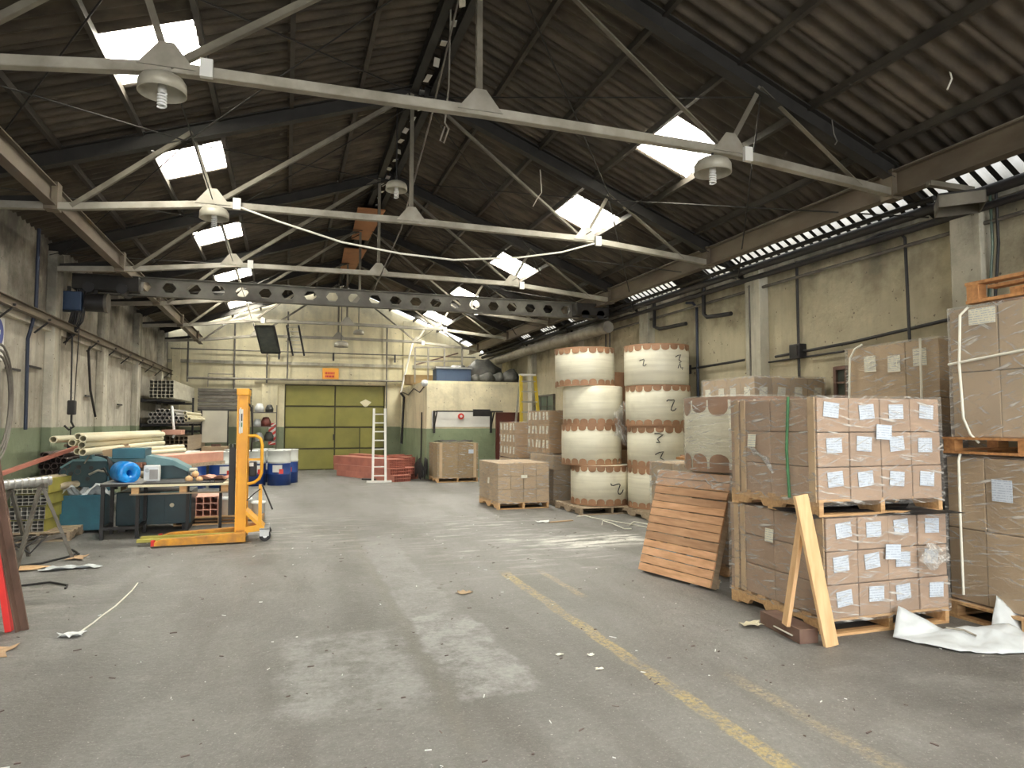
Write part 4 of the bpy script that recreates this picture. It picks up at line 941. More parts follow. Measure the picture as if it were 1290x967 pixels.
def reel(lab, loc, Rd, H_, face, marks=(), top=True, bottom=True, seed=0, n=22, stackgrp='white reels', tilt=(0, 0)):
    t = thing('paper_reel', lab, 'reel', loc, 0, stackgrp, rot=(tilt[0], tilt[1], face)); rnd = random.Random(seed)
    b = MB(); b.lathe([(0, 0), (Rd-.02, 0), (Rd, .015), (Rd+.003, H_*.5), (Rd, H_-.015), (Rd-.02, H_), (0, H_)], 72)
    b.build('reel_body', 'paper', t)
    fm = flap_mesh(Rd, n)
    rim = MB().lathe([(Rd+.004, 0), (Rd+.005, .03)], 72).mesh('rim_band', M['kraft'])
    if top: link('rim_band', rim, t, loc=(0, 0, H_-.03))
    if bottom: link('rim_band', rim, t)
    for k in range(n):
        a = 2*PI*k/n
        fs_ = [link('paper_flap', fm, t, loc=(0, 0, 0), rot=(0, 0, a+rnd.uniform(-.012, .012)))] if bottom else []
        if top: fs_.append(link('paper_flap', fm, t, loc=(0, 0, H_), rot=(PI, 0, a+rnd.uniform(-.012, .012))))
        for q in fs_: q.scale = (1, 1, (1.55 if n == 16 else 1)*rnd.uniform(.88, 1.08))
    for (ang, z, rt, sc, pts) in marks:
        P = []
        for (u, v) in pts:
            u, v = u*math.cos(rt)-v*math.sin(rt), u*math.sin(rt)+v*math.cos(rt)
            aa = ang+u*sc/Rd; P.append(((Rd+.006)*math.cos(aa), (Rd+.006)*math.sin(aa), z+v*sc))
        MB().path(P, .0075*sc, 6).build('marker_number', 'marker', t)
    return t
# angle from the reel to the camera
def fc(x, y): return math.atan2(-y, -x)
AX, AY, BX, BY = 5.42, 11.5, 6.22, 10.62
f1, f2 = fc(AX, AY), fc(BX, BY)
pa = thing('pallet', 'weathered pallet under the left stack of white reels', 'pallet', (4.85, 10.88, 0)); pallet(pa, 1.2, 1.2, 'wood_old', as_part=False)
pb = thing('pallet', 'weathered pallet under the right stack of white reels', 'pallet', (5.66, 9.98, 0)); pallet(pb, 1.15, 1.2, 'wood_old', as_part=False)
h = .70
reel('bottom reel of the left stack, with a handwritten 2', (AX+.08, AY-.05, .14), .545, h, f1, [(.62, .30, 0, 1.25, TWOL)], seed=1)
reel('second reel from the floor in the left stack', (AX-.03, AY+.1, .14+h), .55, h+.02, f1, [], seed=2)
reel('third reel from the floor in the left stack, with torn film on its right side', (AX+.0, AY+.1, .16+2*h), .55, h, f1, [], seed=3, top=False)
reel('top reel of the left stack', (AX-.13, AY+.15, .16+3*h), .55, h, f1, [], seed=4, tilt=(.012, 0))
TIC = [(-.06, .03), (.0, .05), (.06, .05), (.02, .0), (.0, -.03), (.05, -.07), (.0, -.08)]
reel('bottom reel of the right stack, mostly hidden', (BX+.03, BY, .14), .56, h, f2, [], seed=5)
reel('second reel from the floor in the right stack, with black pen marks', (BX+.03, BY, .14+h), .56, h, f2, [(-.05, .52, -.3, 1.2, TIC), (.0, .2, .2, 1.2, TIC)], seed=6)
reel('third reel from the floor in the right stack, with a clear handwritten 2', (BX+.0, BY, .14+2*h), .56, h, f2, [(.42, .36, 0, 1.25, TWO)], seed=7)
reel('top reel of the right stack, with two smudged marks', (BX-.02, BY, .14+3*h), .56, h, f2, [(-.40, .38, 0.2, .8, TWO), (.72, .45, .2, 1.0, TIC), (.78, .30, .9, .8, TIC)], seed=8, bottom=False)
film = crumple((AX+.26, AY-.50, .16+2*h+.02), .34, .62, .08, 15, 'wrap', 'torn_film', 'torn clear film hanging off the third reel of the left stack', 'film', (math.radians(88), 0, math.radians(15)), None, 12)
reel('wide near reel under clear film, standing on the grey wrapped load', (4.66, 6.2, 1.10), .60, .76, fc(4.66, 6.2), [], seed=9, n=16)
ns = MB(); ns.lathe([(.615, 0), (.618, .4), (.61, .77), (.40, .79), (0, .79)], 48); ns.build('film_cover', 'wrap', None, 'clear film stretched over the wide near reel', 'film', loc=(4.66, 6.2, 1.10))
# dark things behind the reels
bp = thing('brown_roll', 'dark brown rounded board standing behind the two reel stacks', 'board', (6.3, 12.9, 0))
MB().lathe([(0, 0), (.5, 0), (.5, 2.62), (0, 2.62)], 32).build('roll_body', 'kraft', bp)
load('wrapped_pallet_load', 'dim labelled load in the gap between the two reel stacks', (6.02, 11.3, 0), .66, .6, 3, 2, 4, .95, 'card', seed=31, labels='front', lw=.11, lh=.08, m_wrap=None, pal='wood_old', guards=False, lm='label_warm')
# ------------------------------------------------------------------ loads left of the reels
load('wrapped_pallet_load', 'low wrapped grey-brown load standing alone, left of the reel stacks', (3.72, 12.06, 0), 1.0, 1.28, 4, 2, 3, .72, 'card_grey', seed=41, pal='wood', labels=None, guards=False, m_wrap='wrap', side_label=[(.55, .5)])
g1 = load('wrapped_pallet_load', 'plain wrapped load directly left of the left reel stack', (4.92, 12.32, 0), 1.0, 1.3, 2, 2, 3, .83, 'card_grey', seed=42, pal='wood_old', labels=None, guards=False, m_wrap='wrap_dense')
load('wrapped_pallet_load', 'labelled load sitting on the plain one beside the left reel stack', (5.0, 12.75, .985), .9, 1.25, 2, 6, 3, .86, 'card', seed=43, pal=None, pz=0, labels='left', lw=.10, lh=.16, lm='label_warm', m_wrap='wrap', guards=False)
load('wrapped_pallet_load', 'plain load hidden behind the lone low one, carrying a labelled load', (5.02, 14.95, 0), 1.0, 1.2, 2, 2, 2, .62, 'card_grey', seed=45, pal='wood_old', labels=None, m_wrap=None, guards=False)
load('wrapped_pallet_load', 'smaller labelled load by the maroon door, behind the lone low load', (5.05, 15.0, .78), .95, 1.2, 2, 5, 3, .83, 'card', seed=44, pal=None, pz=0, labels='left', lw=.10, lh=.16, lm='label_warm', m_wrap='wrap', guards=False)
MB().box(-.06, .06, -.0015, .0015, -.03, .03).build('label', 'label_warm', None, 'small pale pink label on the low lone load', 'label', loc=(4.22, 12.03, .60))
# crate against the office
load('wrapped_pallet_load', 'light brown wrapped box load in front of the office wall, film torn at its top', (3.86, 18.0, 0), 1.12, 1.1, 2, 2, 1, .92, 'mdf', seed=51, pal='wood', labels=None, guards=False, m_wrap='wrap')
for x in (.09, 1.03): MB().box(x-.04, x+.04, -.02, -.008, 0, .92).build('edge_guard', 'card_edge', None, 'pale edge board on the '+('left' if x < .5 else 'right')+' of the box load at the office wall', 'board', loc=(3.86, 18.0, .13))
link('label', paper(.14, .11, 'label'), None, 'white label on the box load at the office wall', 'label', loc=(4.78-.0, 17.975, .82))
crumple((4.4, 18.4, 1.07), .9, .5, .06, 17, 'black', 'dark_film', 'dark crumpled film on top of the box load at the office wall', 'film', n=8)
# two far loads by the right wall
load('wrapped_pallet_load', 'far load against the right wall seen above the near labelled stack', (5.68, 7.30, 0), 1.12, 1.15, 4, 4, 5, 2.06, 'card_grey', seed=61, pal='wood_old', labels='left front', lw=.12, lh=.12, lm='label_warm', lz=.55, m_wrap='wrap_dense', guards=False)
# ------------------------------------------------------------------ ladders
wlad = thing('step_ladder', 'white aluminium ladder standing in front of the olive gate', 'ladder', (2.40, 18.6, 0), math.radians(-4))
for x in (-.17, .17): MB().bar((x, -.05, .03), (x*.86, .08, 1.98), .035, .06).build('stile', 'sign_white', wlad)
for k in range(8): MB().bar((-.165, -.03+.017*k, .18+.235*k), (.165, -.03+.017*k, .18+.235*k), .04, .03).build('rung', 'sign_white', wlad)
MB().box(-.33, .33, -.09, 0, 0, .05).build('foot_bar', 'sign_white', wlad)
yl = thing('step_ladder', 'tall yellow A-frame ladder standing behind the labelled loads', 'ladder', (6.05, 17.0, 0), 0)
for s in (-1, 1):
    MB().bar((s*.32, -.45, 0), (s*.19, -.05, 2.85), .04, .08).build('stile', 'lemon', yl)
    MB().bar((s*.30, .55, 0), (s*.18, .05, 2.80), .03, .05).build('rear_stile', 'galv', yl)
for k in range(10): MB().bar((-.3+.012*k, -.42+.038*k, .25+.27*k), (.3-.012*k, -.42+.038*k, .25+.27*k), .05, .03).build('rung', 'galv', yl)
MB().box(-.21, .21, -.10, .08, 2.83, 2.88).build('top_cap', 'sign_white', yl)
# ------------------------------------------------------------------ red profile bundles at the office corner
def bundle(lab, loc, rz, W_, H_, L, nx, nz, m_side, m_end, name='profile_bundle', cat='bundle', group=None, tilt=0, endonly=False):
    t = thing(name, lab, cat, loc, rz, group, rot=(tilt, 0, rz))
    w_ = min(W_/nx, H_/nz)*.5
    b = MB()
    for i in range(nx):
        for k in range(nz):
            x, z = W_*(i+.5)/nx, H_*(k+.5)/nz; hx, hz = W_/nx*.5, H_/nz*.5; ix, iz = hx-.006, hz-.006
            o = [(x-hx, z-hz), (x+hx, z-hz), (x+hx, z+hz), (x-hx, z+hz)]; n = [(x-ix, z-iz), (x+ix, z-iz), (x+ix, z+iz), (x-ix, z+iz)]
            vs = [(a, 0, c) for a, c in o]+[(a, 0, c) for a, c in n]+[(a, min(L, .6), c) for a, c in n]
            b.add(vs, [(j, (j+1) % 4, 4+(j+1) % 4, 4+j) for j in range(4)]+[(4+j, 4+(j+1) % 4, 8+(j+1) % 4, 8+j) for j in range(4)]+[(8, 9, 10, 11)])
    b.build('profile_end', m_end, t, kind='stuff')
    b = MB(); e = .004
    for q in ((-e, 0, .01, L, 0, H_), (W_, W_+e, .01, L, 0, H_), (-e, W_+e, .01, L, -e, 0), (-e, W_+e, .01, L, H_, H_+e)): b.box(*q)
    b.build('bundle_wrap', m_side, t)
    return t
for k, (x, y, z, a, w_, h_, nx, nz, l) in enumerate([
    (2.80, 18.5, .0, 24, .52, .17, 9, 2, 'lowest front red profile bundle behind the white ladder'),
    (2.72, 18.7, .17, 24, .48, .17, 8, 2, 'middle front red profile bundle behind the white ladder'),
    (2.72, 18.9, .34, 24, .50, .24, 9, 5, 'upper front red profile bundle with a fine grid of holes'),
    (3.25, 19.6, .34, 24, .36, .26, 6, 5, 'rear upper red profile bundle near the office corner'),
    (3.2, 19.0, .17, 24, .40, .17, 6, 2, 'rear middle red profile bundle near the box load'),
    (3.28, 19.3, .0, 24, .36, .17, 6, 2, 'rear lowest red profile bundle near the box load')]):
    bundle(l, (x, y, z), math.radians(a), w_, h_, 3.2, nx, nz, 'red_profile', 'red_profile', group='red profile bundles at the office corner')
random.seed(9)
for k, (x, y, z, l) in enumerate([(2.75, 19.9, .60, 'left one'), (3.1, 20.3, .62, 'middle one'), (3.3, 20.3, .60, 'rear one')]):
    MB().box(-.3, .3, -.05, .05, 0, .04).build('loose_profile', 'red_profile', None, 'loose short red profile lying on top of the red bundles, '+l, 'profile', 'loose red profiles', loc=(x, y, z), rot=(0, 0, R(.2, 1.2)))
crumple((3.58, 18.8, .02), .3, .4, .75, 23, 'black', 'black_plastic', 'crumpled black plastic heap between the red bundles and the box load', 'plastic', n=8)
# post lying on floor near the gate
pipe([(2.05, 19.5, .03), (2.4, 19.2, .03)], .025, 'black', 'short dark bar on the floor by the gate', 'bar')
# ================================================================== left side
# ---- band-saw machine
mc = thing('band_saw_machine', 'dark teal band saw machine with a slanted top arm on the left', 'machine', (-2.1, 11.5, 0))
MB().box(-.22, .78, -.2, .55, .10, .58).build('base_cabinet', 'teal_dark', mc, bevel=.01)
MB().box(.42, .74, -.215, -.2, .14, .54).build('cabinet_door', 'teal_dark', mc, bevel=.004)
MB().box(.36, .74, -.225, -.215, .54, .58).build('cabinet_lip', 'teal_pale', mc)
hk = MB().tube((.52, -.24, .38), (.52, -.22, .38), .03, 12).build('door_knob', 'tube_cream', mc)
for x in (-.15, .7): MB().box(x-.05, x+.05, -.15, .5, 0, .10).build('foot', 'black', mc)
# left wheel housing: rounded D shape
b = MB(); pts = [(-.66, 1.05), (-.66, .66)] ; arc = [(-.78+.26*math.cos(a), .85+.20*math.sin(a)) for a in [PI*.5+PI*k/12 for k in range(13)]]
b.prism([(-.42, 1.05)]+arc+[(-.42, .65)], 1, .10, .42); b.build('wheel_housing', 'teal_dark', mc, bevel=.01)
for x, z in ((-.88, .85), (-.78, .95), (-.62, .93), (-.66, .77)): MB().tube((x, .09, z), (x, .12, z), .03, 10).build('vent_hole', 'black', mc)
b = MB(); b.prism([(-1.02, .95), (-.86, 1.06), (-.42, 1.06), (-.42, 1.03), (-.86, 1.03), (-1.0, .93)], 1, .08, .45); b.build('housing_rim', 'teal_pale', mc)
MB().tube((-.78, .2, 1.12), (-.6, .2, 1.14), .10, 18).build('motor', 'teal_pale', mc)
b = MB(); b.prism([(.10, 1.08), (.46, 1.02), (.68, .90), (.68, .74), (.58, .70), (.18, .70), (.10, .74)], 1, .12, .45); b.build('arm_housing', 'teal_dark', mc, bevel=.01)
b = MB(); b.prism([(-.62, 1.05), (-.30, 1.00), (.10, 1.0), (.12, .94), (.48, .94), (.69, .84), (.69, .90), (.47, 1.03), (.12, 1.10), (-.30, 1.06), (-.62, 1.10)], 1, .10, .55); b.build('top_arm', 'teal_pale', mc, bevel=.006)
MB().box(-.34, .10, .02, .55, 1.06, 1.21).build('gear_box', 'teal', mc, bevel=.01)
MB().box(-.66, -.34, .15, .5, .58, 1.0).build('column', 'teal', mc, bevel=.01)
MB().tube((.69, .25, .86), (.80, .25, .86), .035, 12).build('handle_knob', 'tube_pale', mc)
b = MB()
for k in range(5): b.path([(-.55+.02*k, .0, 1.12), (-.38+.015*k, -.06, 1.10-.02*k), (-.33+.015*k, -.08, .85), (-.32+.02*k, -.06, .62)], .011)
b.path([(-.5, -.02, .9), (-.42, -.06, .93), (-.36, -.05, .82)], .016)
b.build('hose_bunch', 'rubber', mc)
b = MB(); b.path([(-.62, -.0, .84), (-.50, -.04, .90), (-.40, -.05, .88)], .018); b.path([(-.7, .05, 1.0), (-.62, .0, 1.13), (-.45, 0, 1.15)], .010); b.build('grey_hose', 'duct', mc)
tr = thing('swarf_bin', 'teal sheet-steel bin heaped with white rags left of the band saw', 'bin', (-2.78, 11.45, .05))
b = MB(); b.add([(-.28, -.05, 0), (.29, -.05, 0), (.29, .45, 0), (-.28, .45, 0), (-.30, -.06, .50), (.29, -.06, .50), (.29, .46, .50), (-.30, .46, .50)], [(3, 2, 1, 0), (0, 1, 5, 4), (1, 2, 6, 5), (2, 3, 7, 6), (3, 0, 4, 7)])
b.build('bin_body', 'teal', tr, solid=.012); MB().box(-.31, .30, -.075, -.055, .47, .505).build('bin_rim', 'teal', tr)
crumple((0, .2, .44), .68, .5, .24, 31, 'cloth', 'rag_heap', 'white rags heaped in the bin', None, parent=tr, n=14)
for x in (-.2, .22): MB().tube((x, 0, -.02), (x+.04, 0, -.02), .03, 10).build('castor', 'black', tr)
# black work stand in front
ws = thing('work_stand', 'black angle-iron stand holding the small steel table', 'stand', (-2.36, 10.7, 0))
for x, y in ((0, 0), (.43, 0), (0, .55), (.43, .55)): MB().bar((x, y, 0), (x, y, .72), .045, .045).build('leg', 'black', ws)
for z in (.15,): 
    MB().bar((0, 0, z), (.43, 0, z), .04, .04).build('rail', 'black', ws); MB().bar((0, 0, z), (0, .55, z), .04, .04).build('rail', 'black', ws); MB().bar((.43, 0, z), (.43, .55, z), .04, .04).build('rail', 'black', ws)
MB().box(-.03, 1.52, -.03, .8, .72, .755).build('table_top', 'black', ws); MB().box(-.03, .47, -.035, .8, .755, .765).build('steel_sheet', 'tube_grey', ws)
for x in (1.0, 1.45): MB().bar((x, .5, 0), (x, .5, .72), .04, .04).build('leg', 'black', ws)
# pallet on the stand, boards topped with a panel
tp = thing('pallet', 'pale pallet lying on the black stand, topped by a thin board', 'pallet', (-2.02, 10.62, .55)); tp.location.z = .57
MB().box(0, 1.25, 0, .03, 0, .02).build('bottom_board', 'wood_old', tp)
for x in (.02, .62, 1.16): MB().box(x, x+.09, 0, .12, .02, .115).build('block', 'wood', tp)
MB().box(0, 1.28, -.01, .02, .115, .14).build('front_board', 'tube_cream', tp)
bd = thing('board', 'large pale board laid over the pallet beside the stacker', 'board', (-2.02, 10.62, .77)); 
MB().box(-.02, 1.33, -.02, .85, -.06, -.035).build('panel', 'tube_cream', bd)
tp.location.z = .60
# things on the board
br = thing('film_roll', 'bright blue plastic film roll lying on the steel table', 'roll', (-2.14, 10.92, .90), math.radians(-62))
MB().lathe([(.045, -.2), (.13, -.2), (.15, -.17), (.155, 0), (.15, .17), (.13, .2), (.045, .2), (.045, -.2)], 32).build('film', 'blue_plastic', br, rot=(0, PI/2, 0))
wm = thing('white_canister', 'small white appliance behind the blue film roll', 'canister', (-1.83, 11.15, .74))
MB().box(-.11, .10, -.06, .06, 0, .24).build('case', 'white', wm, bevel=.015); MB().box(-.03, .08, -.068, -.06, .04, .18).build('display', 'tube_grey', wm); MB().tube((-.06, -.07, .17), (-.06, -.06, .17), .03, 12).build('dial', 'cloth', wm)
random.seed(8)
for k, (x, y, z, s, l) in enumerate([(-1.32, 10.95, .78, .055, 'left'), (-1.24, 10.98, .85, .05, 'top'), (-1.18, 10.95, .77, .05, 'right')]):
    MB().lathe([(0, -s), (s*.8, -s*.6), (s, 0), (s*.8, s*.6), (0, s)], 12).build('glove_bundle', 'wood_new', None, f'small yellow-brown bundle at the {l} of three on the pale board', 'bundle', 'small yellow-brown bundles on the pale board', loc=(x, y, z))
crumple((-1.0, 11.1, .76), .5, .3, .08, 41, 'pink', 'pink_film', 'crumpled salmon film lying on the pale board by the stacker', 'film', n=8)
cl = thing('clamp', 'small dark shackle on the front edge of the pale board', 'clamp', (-.98, 10.66, .74)); MB().path([(-.03, 0, 0), (-.03, 0, .04), (0, 0, .06), (.03, 0, .04), (.03, 0, 0)], .007).build('shackle', 'black', cl)
# ---- yellow stacker
sk = thing('manual_stacker', 'bright orange-yellow manual pallet stacker with a tall mast', 'stacker', (-.55, 9.95, 0))
for y in (-.0, .42):
    b = MB(); b.box(-.075, .065, y-.01, y+.01, .04, 2.0); b.box(-.075, -.06, y-.04, y+.04, .04, 2.0); b.box(.05, .065, y-.04, y+.04, .04, 2.0)
    b.build('mast_channel', 'yellow', sk)
MB().box(-.085, .075, -.05, .47, 1.97, 2.06).build('mast_cap', 'yellow', sk, bevel=.008)
MB().box(-.07, .06, -.03, .45, .03, .16).build('mast_foot', 'yellow_worn', sk)
for y in (-.10, .46):
    b = MB(); b.prism([(-1.02, .02), (-1.02, .07), (-.93, .10), (.07, .145), (.07, .02)], 1, y-.05, y+.05); b.build('outrigger', 'yellow_worn', sk, bevel=.006)
    MB().box(-1.06, -1.02, y-.04, y+.04, .02, .09).build('outrigger_tip', 'red', sk)
for y in (.05, .3):
    MB().box(-1.25, -.1, y-.04, y+.06, .05, .085).build('fork', 'yellow_wrap', sk)
b = MB(); b.path([(.07, 0, 1.42), (.17, 0, 1.42), (.23, 0, 1.38), (.25, 0, 1.30), (.25, 0, .92), (.22, 0, .84), (.16, 0, .79), (.07, 0, .77)], .022, 10); b.build('handle_loop', 'yellow', sk)
MB().bar((.07, 0, 1.10), (.25, 0, 1.10), .03, .03).build('handle_bar', 'yellow', sk)
MB().bar((.24, 0, .76), (.24, 0, .22), .045, .045).build('rear_post', 'yellow', sk)
b = MB(); b.prism([(.06, .12), (.28, .14), (.30, .18), (.24, .24), (.06, .42), (.06, .36), (.20, .22), (.06, .2)], 1, -.03, .40); b.build('rear_frame', 'yellow', sk)
MB().box(.08, .18, .12, .32, .86, 1.06).build('pump', 'black', sk, bevel=.02); MB().box(.085, .14, .11, .12, 1.0, 1.05).build('pump_label', 'sign_white', sk)
MB().path([(.07, -.02, .55), (.16, -.03, .64), (.24, -.02, .70)], .008).build('brake_rod', 'black', sk); MB().bar((.26, -.02, .76), (.40, -.02, .42), .02, .02).build('pedal_rod', 'black', sk)
MB().box(.05, .068, -.045, -.04, 1.45, 1.8).build('sticker', 'sign_white', sk, loc=(-.09, -.002, 0)); MB().box(-.05, .0, -.014, -.0105, 1.46, 1.78).build('sticker', 'sign_white', sk)
MB().box(-.045, -.008, -.017, -.0145, 1.62, 1.72).build('sticker_mark', 'black', sk); MB().box(-.045, -.008, -.017, -.0145, 1.54, 1.6).build('sticker_mark', 'strap_green', sk)
for y in (-.02, .40):
    MB().tube((.31, y-.025, .075), (.31, y+.025, .075), .075, 20).build('castor_wheel', 'black', sk); MB().tube((.31, y-.03, .075), (.31, y+.03, .075), .03, 12).build('castor_hub', 'galv', sk)
    b = MB(); b.box(.24, .36, y-.04, y-.03, .07, .17); b.box(.24, .36, y+.03, y+.04, .07, .17); b.box(.24, .36, y-.04, y+.04, .16, .175); b.build('castor_fork', 'galv', sk)
MB().path([(-.0, .1, 1.95), (.1, .12, 1.8), (.12, .14, 1.4), (.1, .2, 1.2)], .012).build('lift_chain', 'black', sk)
MB().box(-.17, -.09, .08, .16, .35, 1.26).build('lift_carriage', 'black', sk); MB().tube((-.13, .12, 1.26), (-.13, .12, 1.31), .04, 12).build('carriage_cap', 'glass_dark', sk)
# ---- pallet with pink profiles and buckets behind
lpal = thing('pallet', 'low pallet behind the stacker carrying pink bundles and white buckets', 'pallet', (-1.62, 11.75, 0)); pallet(lpal, 1.3, .9, 'wood', as_part=False)
bundle('salmon wrapped profile bundle with square holes on the low pallet', (-1.52, 11.8, .13), 0, .52, .30, .8, 5, 3, 'pink', 'pink', 'profile_bundle')
def bucket(lab, loc, r, h, grp='white buckets behind the stacker', m='white'):
    t = thing('bucket', lab, 'bucket', loc, group=grp)
    MB().lathe([(0, 0), (r*.88, 0), (r, h), (r*1.04, h), (r*1.04, h-.02)], 24).build('bucket_body', m, t)
    MB().lathe([(r*1.06, h-.015), (r*1.06, h+.01), (0, h+.015)], 24).build('lid', m, t)
bucket('white bucket left of the yellow mast on the low pallet', (-.86, 11.95, .13), .13, .26)
bucket('white bucket just behind the yellow mast', (-.62, 12.0, .13), .12, .24)
bucket('small white bucket right of the yellow mast', (-.40, 11.95, .13), .11, .18)
bucket('white bucket stacked on the two beside the mast', (-.74, 11.95, .40), .12, .22)
# ---- drums
def drum(lab, loc, rz=0):
    t = thing('drum', lab, 'drum', loc, rz, 'blue and white drums'); r = .285
    MB().lathe([(0, 0), (r, 0), (r, .27), (r+.012, .285), (r, .30), (r, .56)], 32).build('drum_lower', 'drum_blue', t)
    MB().lathe([(r, .56), (r, .58), (r+.012, .595), (r, .61), (r, .86), (r+.01, .87), (r+.01, .885), (r-.02, .885), (r-.03, .865), (0, .865)], 32).build('drum_upper', 'drum_white', t)
    b = MB(); b.lathe([(r+.014, .34), (r+.014, .52)], 8, a0=-1.9, a1=-1.1); b.build('sticker', 'sign_white', t)
    b = MB(); b.lathe([(r+.018, .30), (r+.018, .42)], 4, a0=-1.35, a1=-1.0); b.build('sticker', 'sign_red', t, 'small red hazard sticker')
    MB().tube((.12, 0, .86), (.12, 0, .885), .03, 10).build('bung', 'black', t)
for x, y, l in [(-2.12, 18.4, 'leftmost drum of the front row'), (-1.50, 18.5, 'second drum of the front row, left of the yellow mast'), (-.14, 18.7, 'front drum right of the yellow mast'), (-.75, 18.7, 'drum behind the yellow mast'),
                (-2.35, 19.02, 'drum half hidden by the saw'), (.05, 19.4, 'drum behind the right front one'), (-.55, 19.85, 'back-row drum right of the yellow mast'), (-1.25, 19.8, 'back-row drum left of the yellow mast')]:
    drum('blue and white drum, '+l, (x, y, 0), R(-.3, .3))
# ---- pipes and tubes, each one a thing
def tubes(name, lab, cat, grp, spots, L, r, m, hollow, p0, yaw=0, pitch=0, sq=False, n=12, jit=.06):
    b = MB()
    if sq: b.sqtube((0, 0, 0), (0, L, 0), r, .005)
    else: b.tube((0, 0, 0), (0, L, 0), r, n, hollow=hollow)
    me = b.mesh(name, M[m])
    rws = sorted({round(z_, 3) for _, z_ in spots}); od = ['first', 'second', 'third', 'fourth', 'fifth', 'sixth', 'seventh', 'eighth', 'ninth', 'tenth', 'eleventh', 'twelfth', 'thirteenth']
    for (dx, dz) in spots:
        ro = sorted(x_ for x_, z_ in spots if round(z_, 3) == round(dz, 3)); ri, ci = rws.index(round(dz, 3)), ro.index(dx)
        lb = lab+(f', {od[ci]} along' if len(ro) > 1 else ' alone')+(f', {od[ri]} row up' if len(rws) > 1 else '')
        o = link(name, me, None, lb, cat, grp, loc=(p0[0]+dx*math.cos(yaw), p0[1]+R(-jit, jit)+dx*math.sin(yaw), p0[2]+dz), rot=(pitch, 0, yaw))
random.seed(12)
# cream pipes on top of the pile
tubes('plastic_pipe', 'cream plastic pipe of the pile', 'pipe', 'cream pipes on the pile', [(0, 0), (.11, -.035), (.055, .09), (.16, .06), (.17, -.13), (.08, -.12), (-.22, .05)], 5.2, .052, 'tube_cream', .040, (-2.90, 11.3, 1.31), -math.radians(2.5), math.radians(-.2), jit=.15)
sp = [(i*.092+(k % 2)*.046, k*.080) for k in range(5) for i in range(6-k//2)]
tubes('steel_tube', 'dark tube under the cream pipes', 'tube', 'dark rusty tubes by the left wall', sp, 4.2, .045, 'tube_dark', .038, (-3.40, 11.7, .80), 0, 0, jit=.12)
tubes('cardboard_tube', 'grey-buff tube by the trestle', 'tube', 'grey-buff tubes by the trestle', [(0, 0), (.105, .0), (.10, -.10), (.15, -.20), (.24, -.1)], 2.4, .05, 'cardtube', .040, (-3.26, 11.3, .80), -math.radians(16), 0)
tubes('round_pipe', 'grey round tube on the middle rack', 'tube', 'grey round tubes on the middle rack', [(i*.108+(k % 2)*.054+(k//3)*.108, k*.092) for k in range(4) for i in range(8-k-k//3)], 4.0, .052, 'tube_grey', .042, (-3.24, 19.2, 1.62), 0, 0, jit=.05)
tubes('round_pipe', 'cream tube on the middle rack', 'tube', 'cream round tubes on the middle rack', [(.0, 0), (.01, .09), (-.02, .18), (.08, .03)], 4.2, .042, 'tube_cream', .032, (-2.42, 19.15, 1.66), 0, 0)
tubes('square_tube', 'square tube on the top rack', 'tube', 'square tubes on the top rack', [(i*.095, k*.09) for k in range(5) for i in range(6)], 4.2, .09, 'tube_pale', 0, (-3.28, 19.45, 2.28), 0, 0, sq=True, jit=.03)
tubes('square_tube', 'square tube on the bottom rack', 'tube', 'square tubes on the bottom rack', [(i*.105, k*.10) for k in range(4) for i in range(5)], 4.0, .10, 'wood_old', 0, (-2.85, 19.3, .90), 0, 0, sq=True, jit=.03)
for z, l in ((1.36, 'bottom'), (1.56, 'middle'), (2.20, 'top')):
    sh = thing('wall_rack', f'dark steel shelf of the {l} rack at the far end of the left wall', 'rack', (-3.5, 19.2, z))
    MB().box(0, 1.1 if z < 2 else .75, .3, .36, -.05, .0).build('arm', 'black', sh); MB().box(0, 1.1 if z < 2 else .75, 2.3, 2.36, -.05, .0).build('arm', 'black', sh); MB().box(0, 1.1 if z < 2 else .75, 4.0, 4.06, -.05, 0).build('arm', 'black', sh)
    MB().box(0, .04, .2, 4.2, -.08, .02).build('back_rail', 'black', sh)
sp_ = thing('rack_post', 'dark upright post of the left wall racks', 'post', (-2.5, 21.2, 0)); MB().bar((0, 0, 0), (0, 0, 2.3), .05, .05).build('post', 'black', sp_)
MB().box(-3.35, -2.45, 19.5, 23.5, .70, .84).build('dark_shelf', 'black', None, 'dark low shelf below the bottom rack tubes', 'shelf')
MB().path([(-2.76, 19.24, 2.0), (-2.74, 19.14, 2.0), (-2.70, 19.10, 1.6), (-2.66, 19.07, 1.3), (-2.70, 19.07, 1.22)], .03, 8).build('hanging_film', 'white', None, 'white film strip hanging from the middle rack', 'film')
MB().box(-.26, .18, -.05, .6, 0, .12).build('pink_carton', 'pink', None, 'small salmon bundle under the hanging film strip', 'bundle', loc=(-2.62, 18.62, 1.30))
# pink wrapped bundle with cream tubes in front
pk = thing('wrapped_bundle', 'salmon pink ribbed bundle lying behind the band saw arm', 'bundle', (-2.2, 12.6, .86), math.radians(-25))
for k in range(5): MB().box(-.30+.09*k, -.22+.09*k, 0, 2.2, 0+.05*(k % 2), .18).build('rib', 'pink', pk, bevel=.01)
MB().box(-.33, .2, .05, 2.15, -.06, 0).build('base_board', 'wood_old', pk)
tubes('plastic_pipe', 'short cream pipe beside the salmon bundle', 'pipe', 'short cream pipes by the salmon bundle', [(0, 0), (.09, .0), (.05, .07)], 2.0, .045, 'tube_cream', .036, (-2.62, 13.2, 1.05), -math.radians(18), 0)
MB().box(-.25, .02, -.3, .5, -.0, .14).build('open_carton', 'card', None, 'brown carton flap showing behind the teal gear box', 'carton', loc=(-2.42, 12.2, 1.08), rot=(0, math.radians(-12), 0))
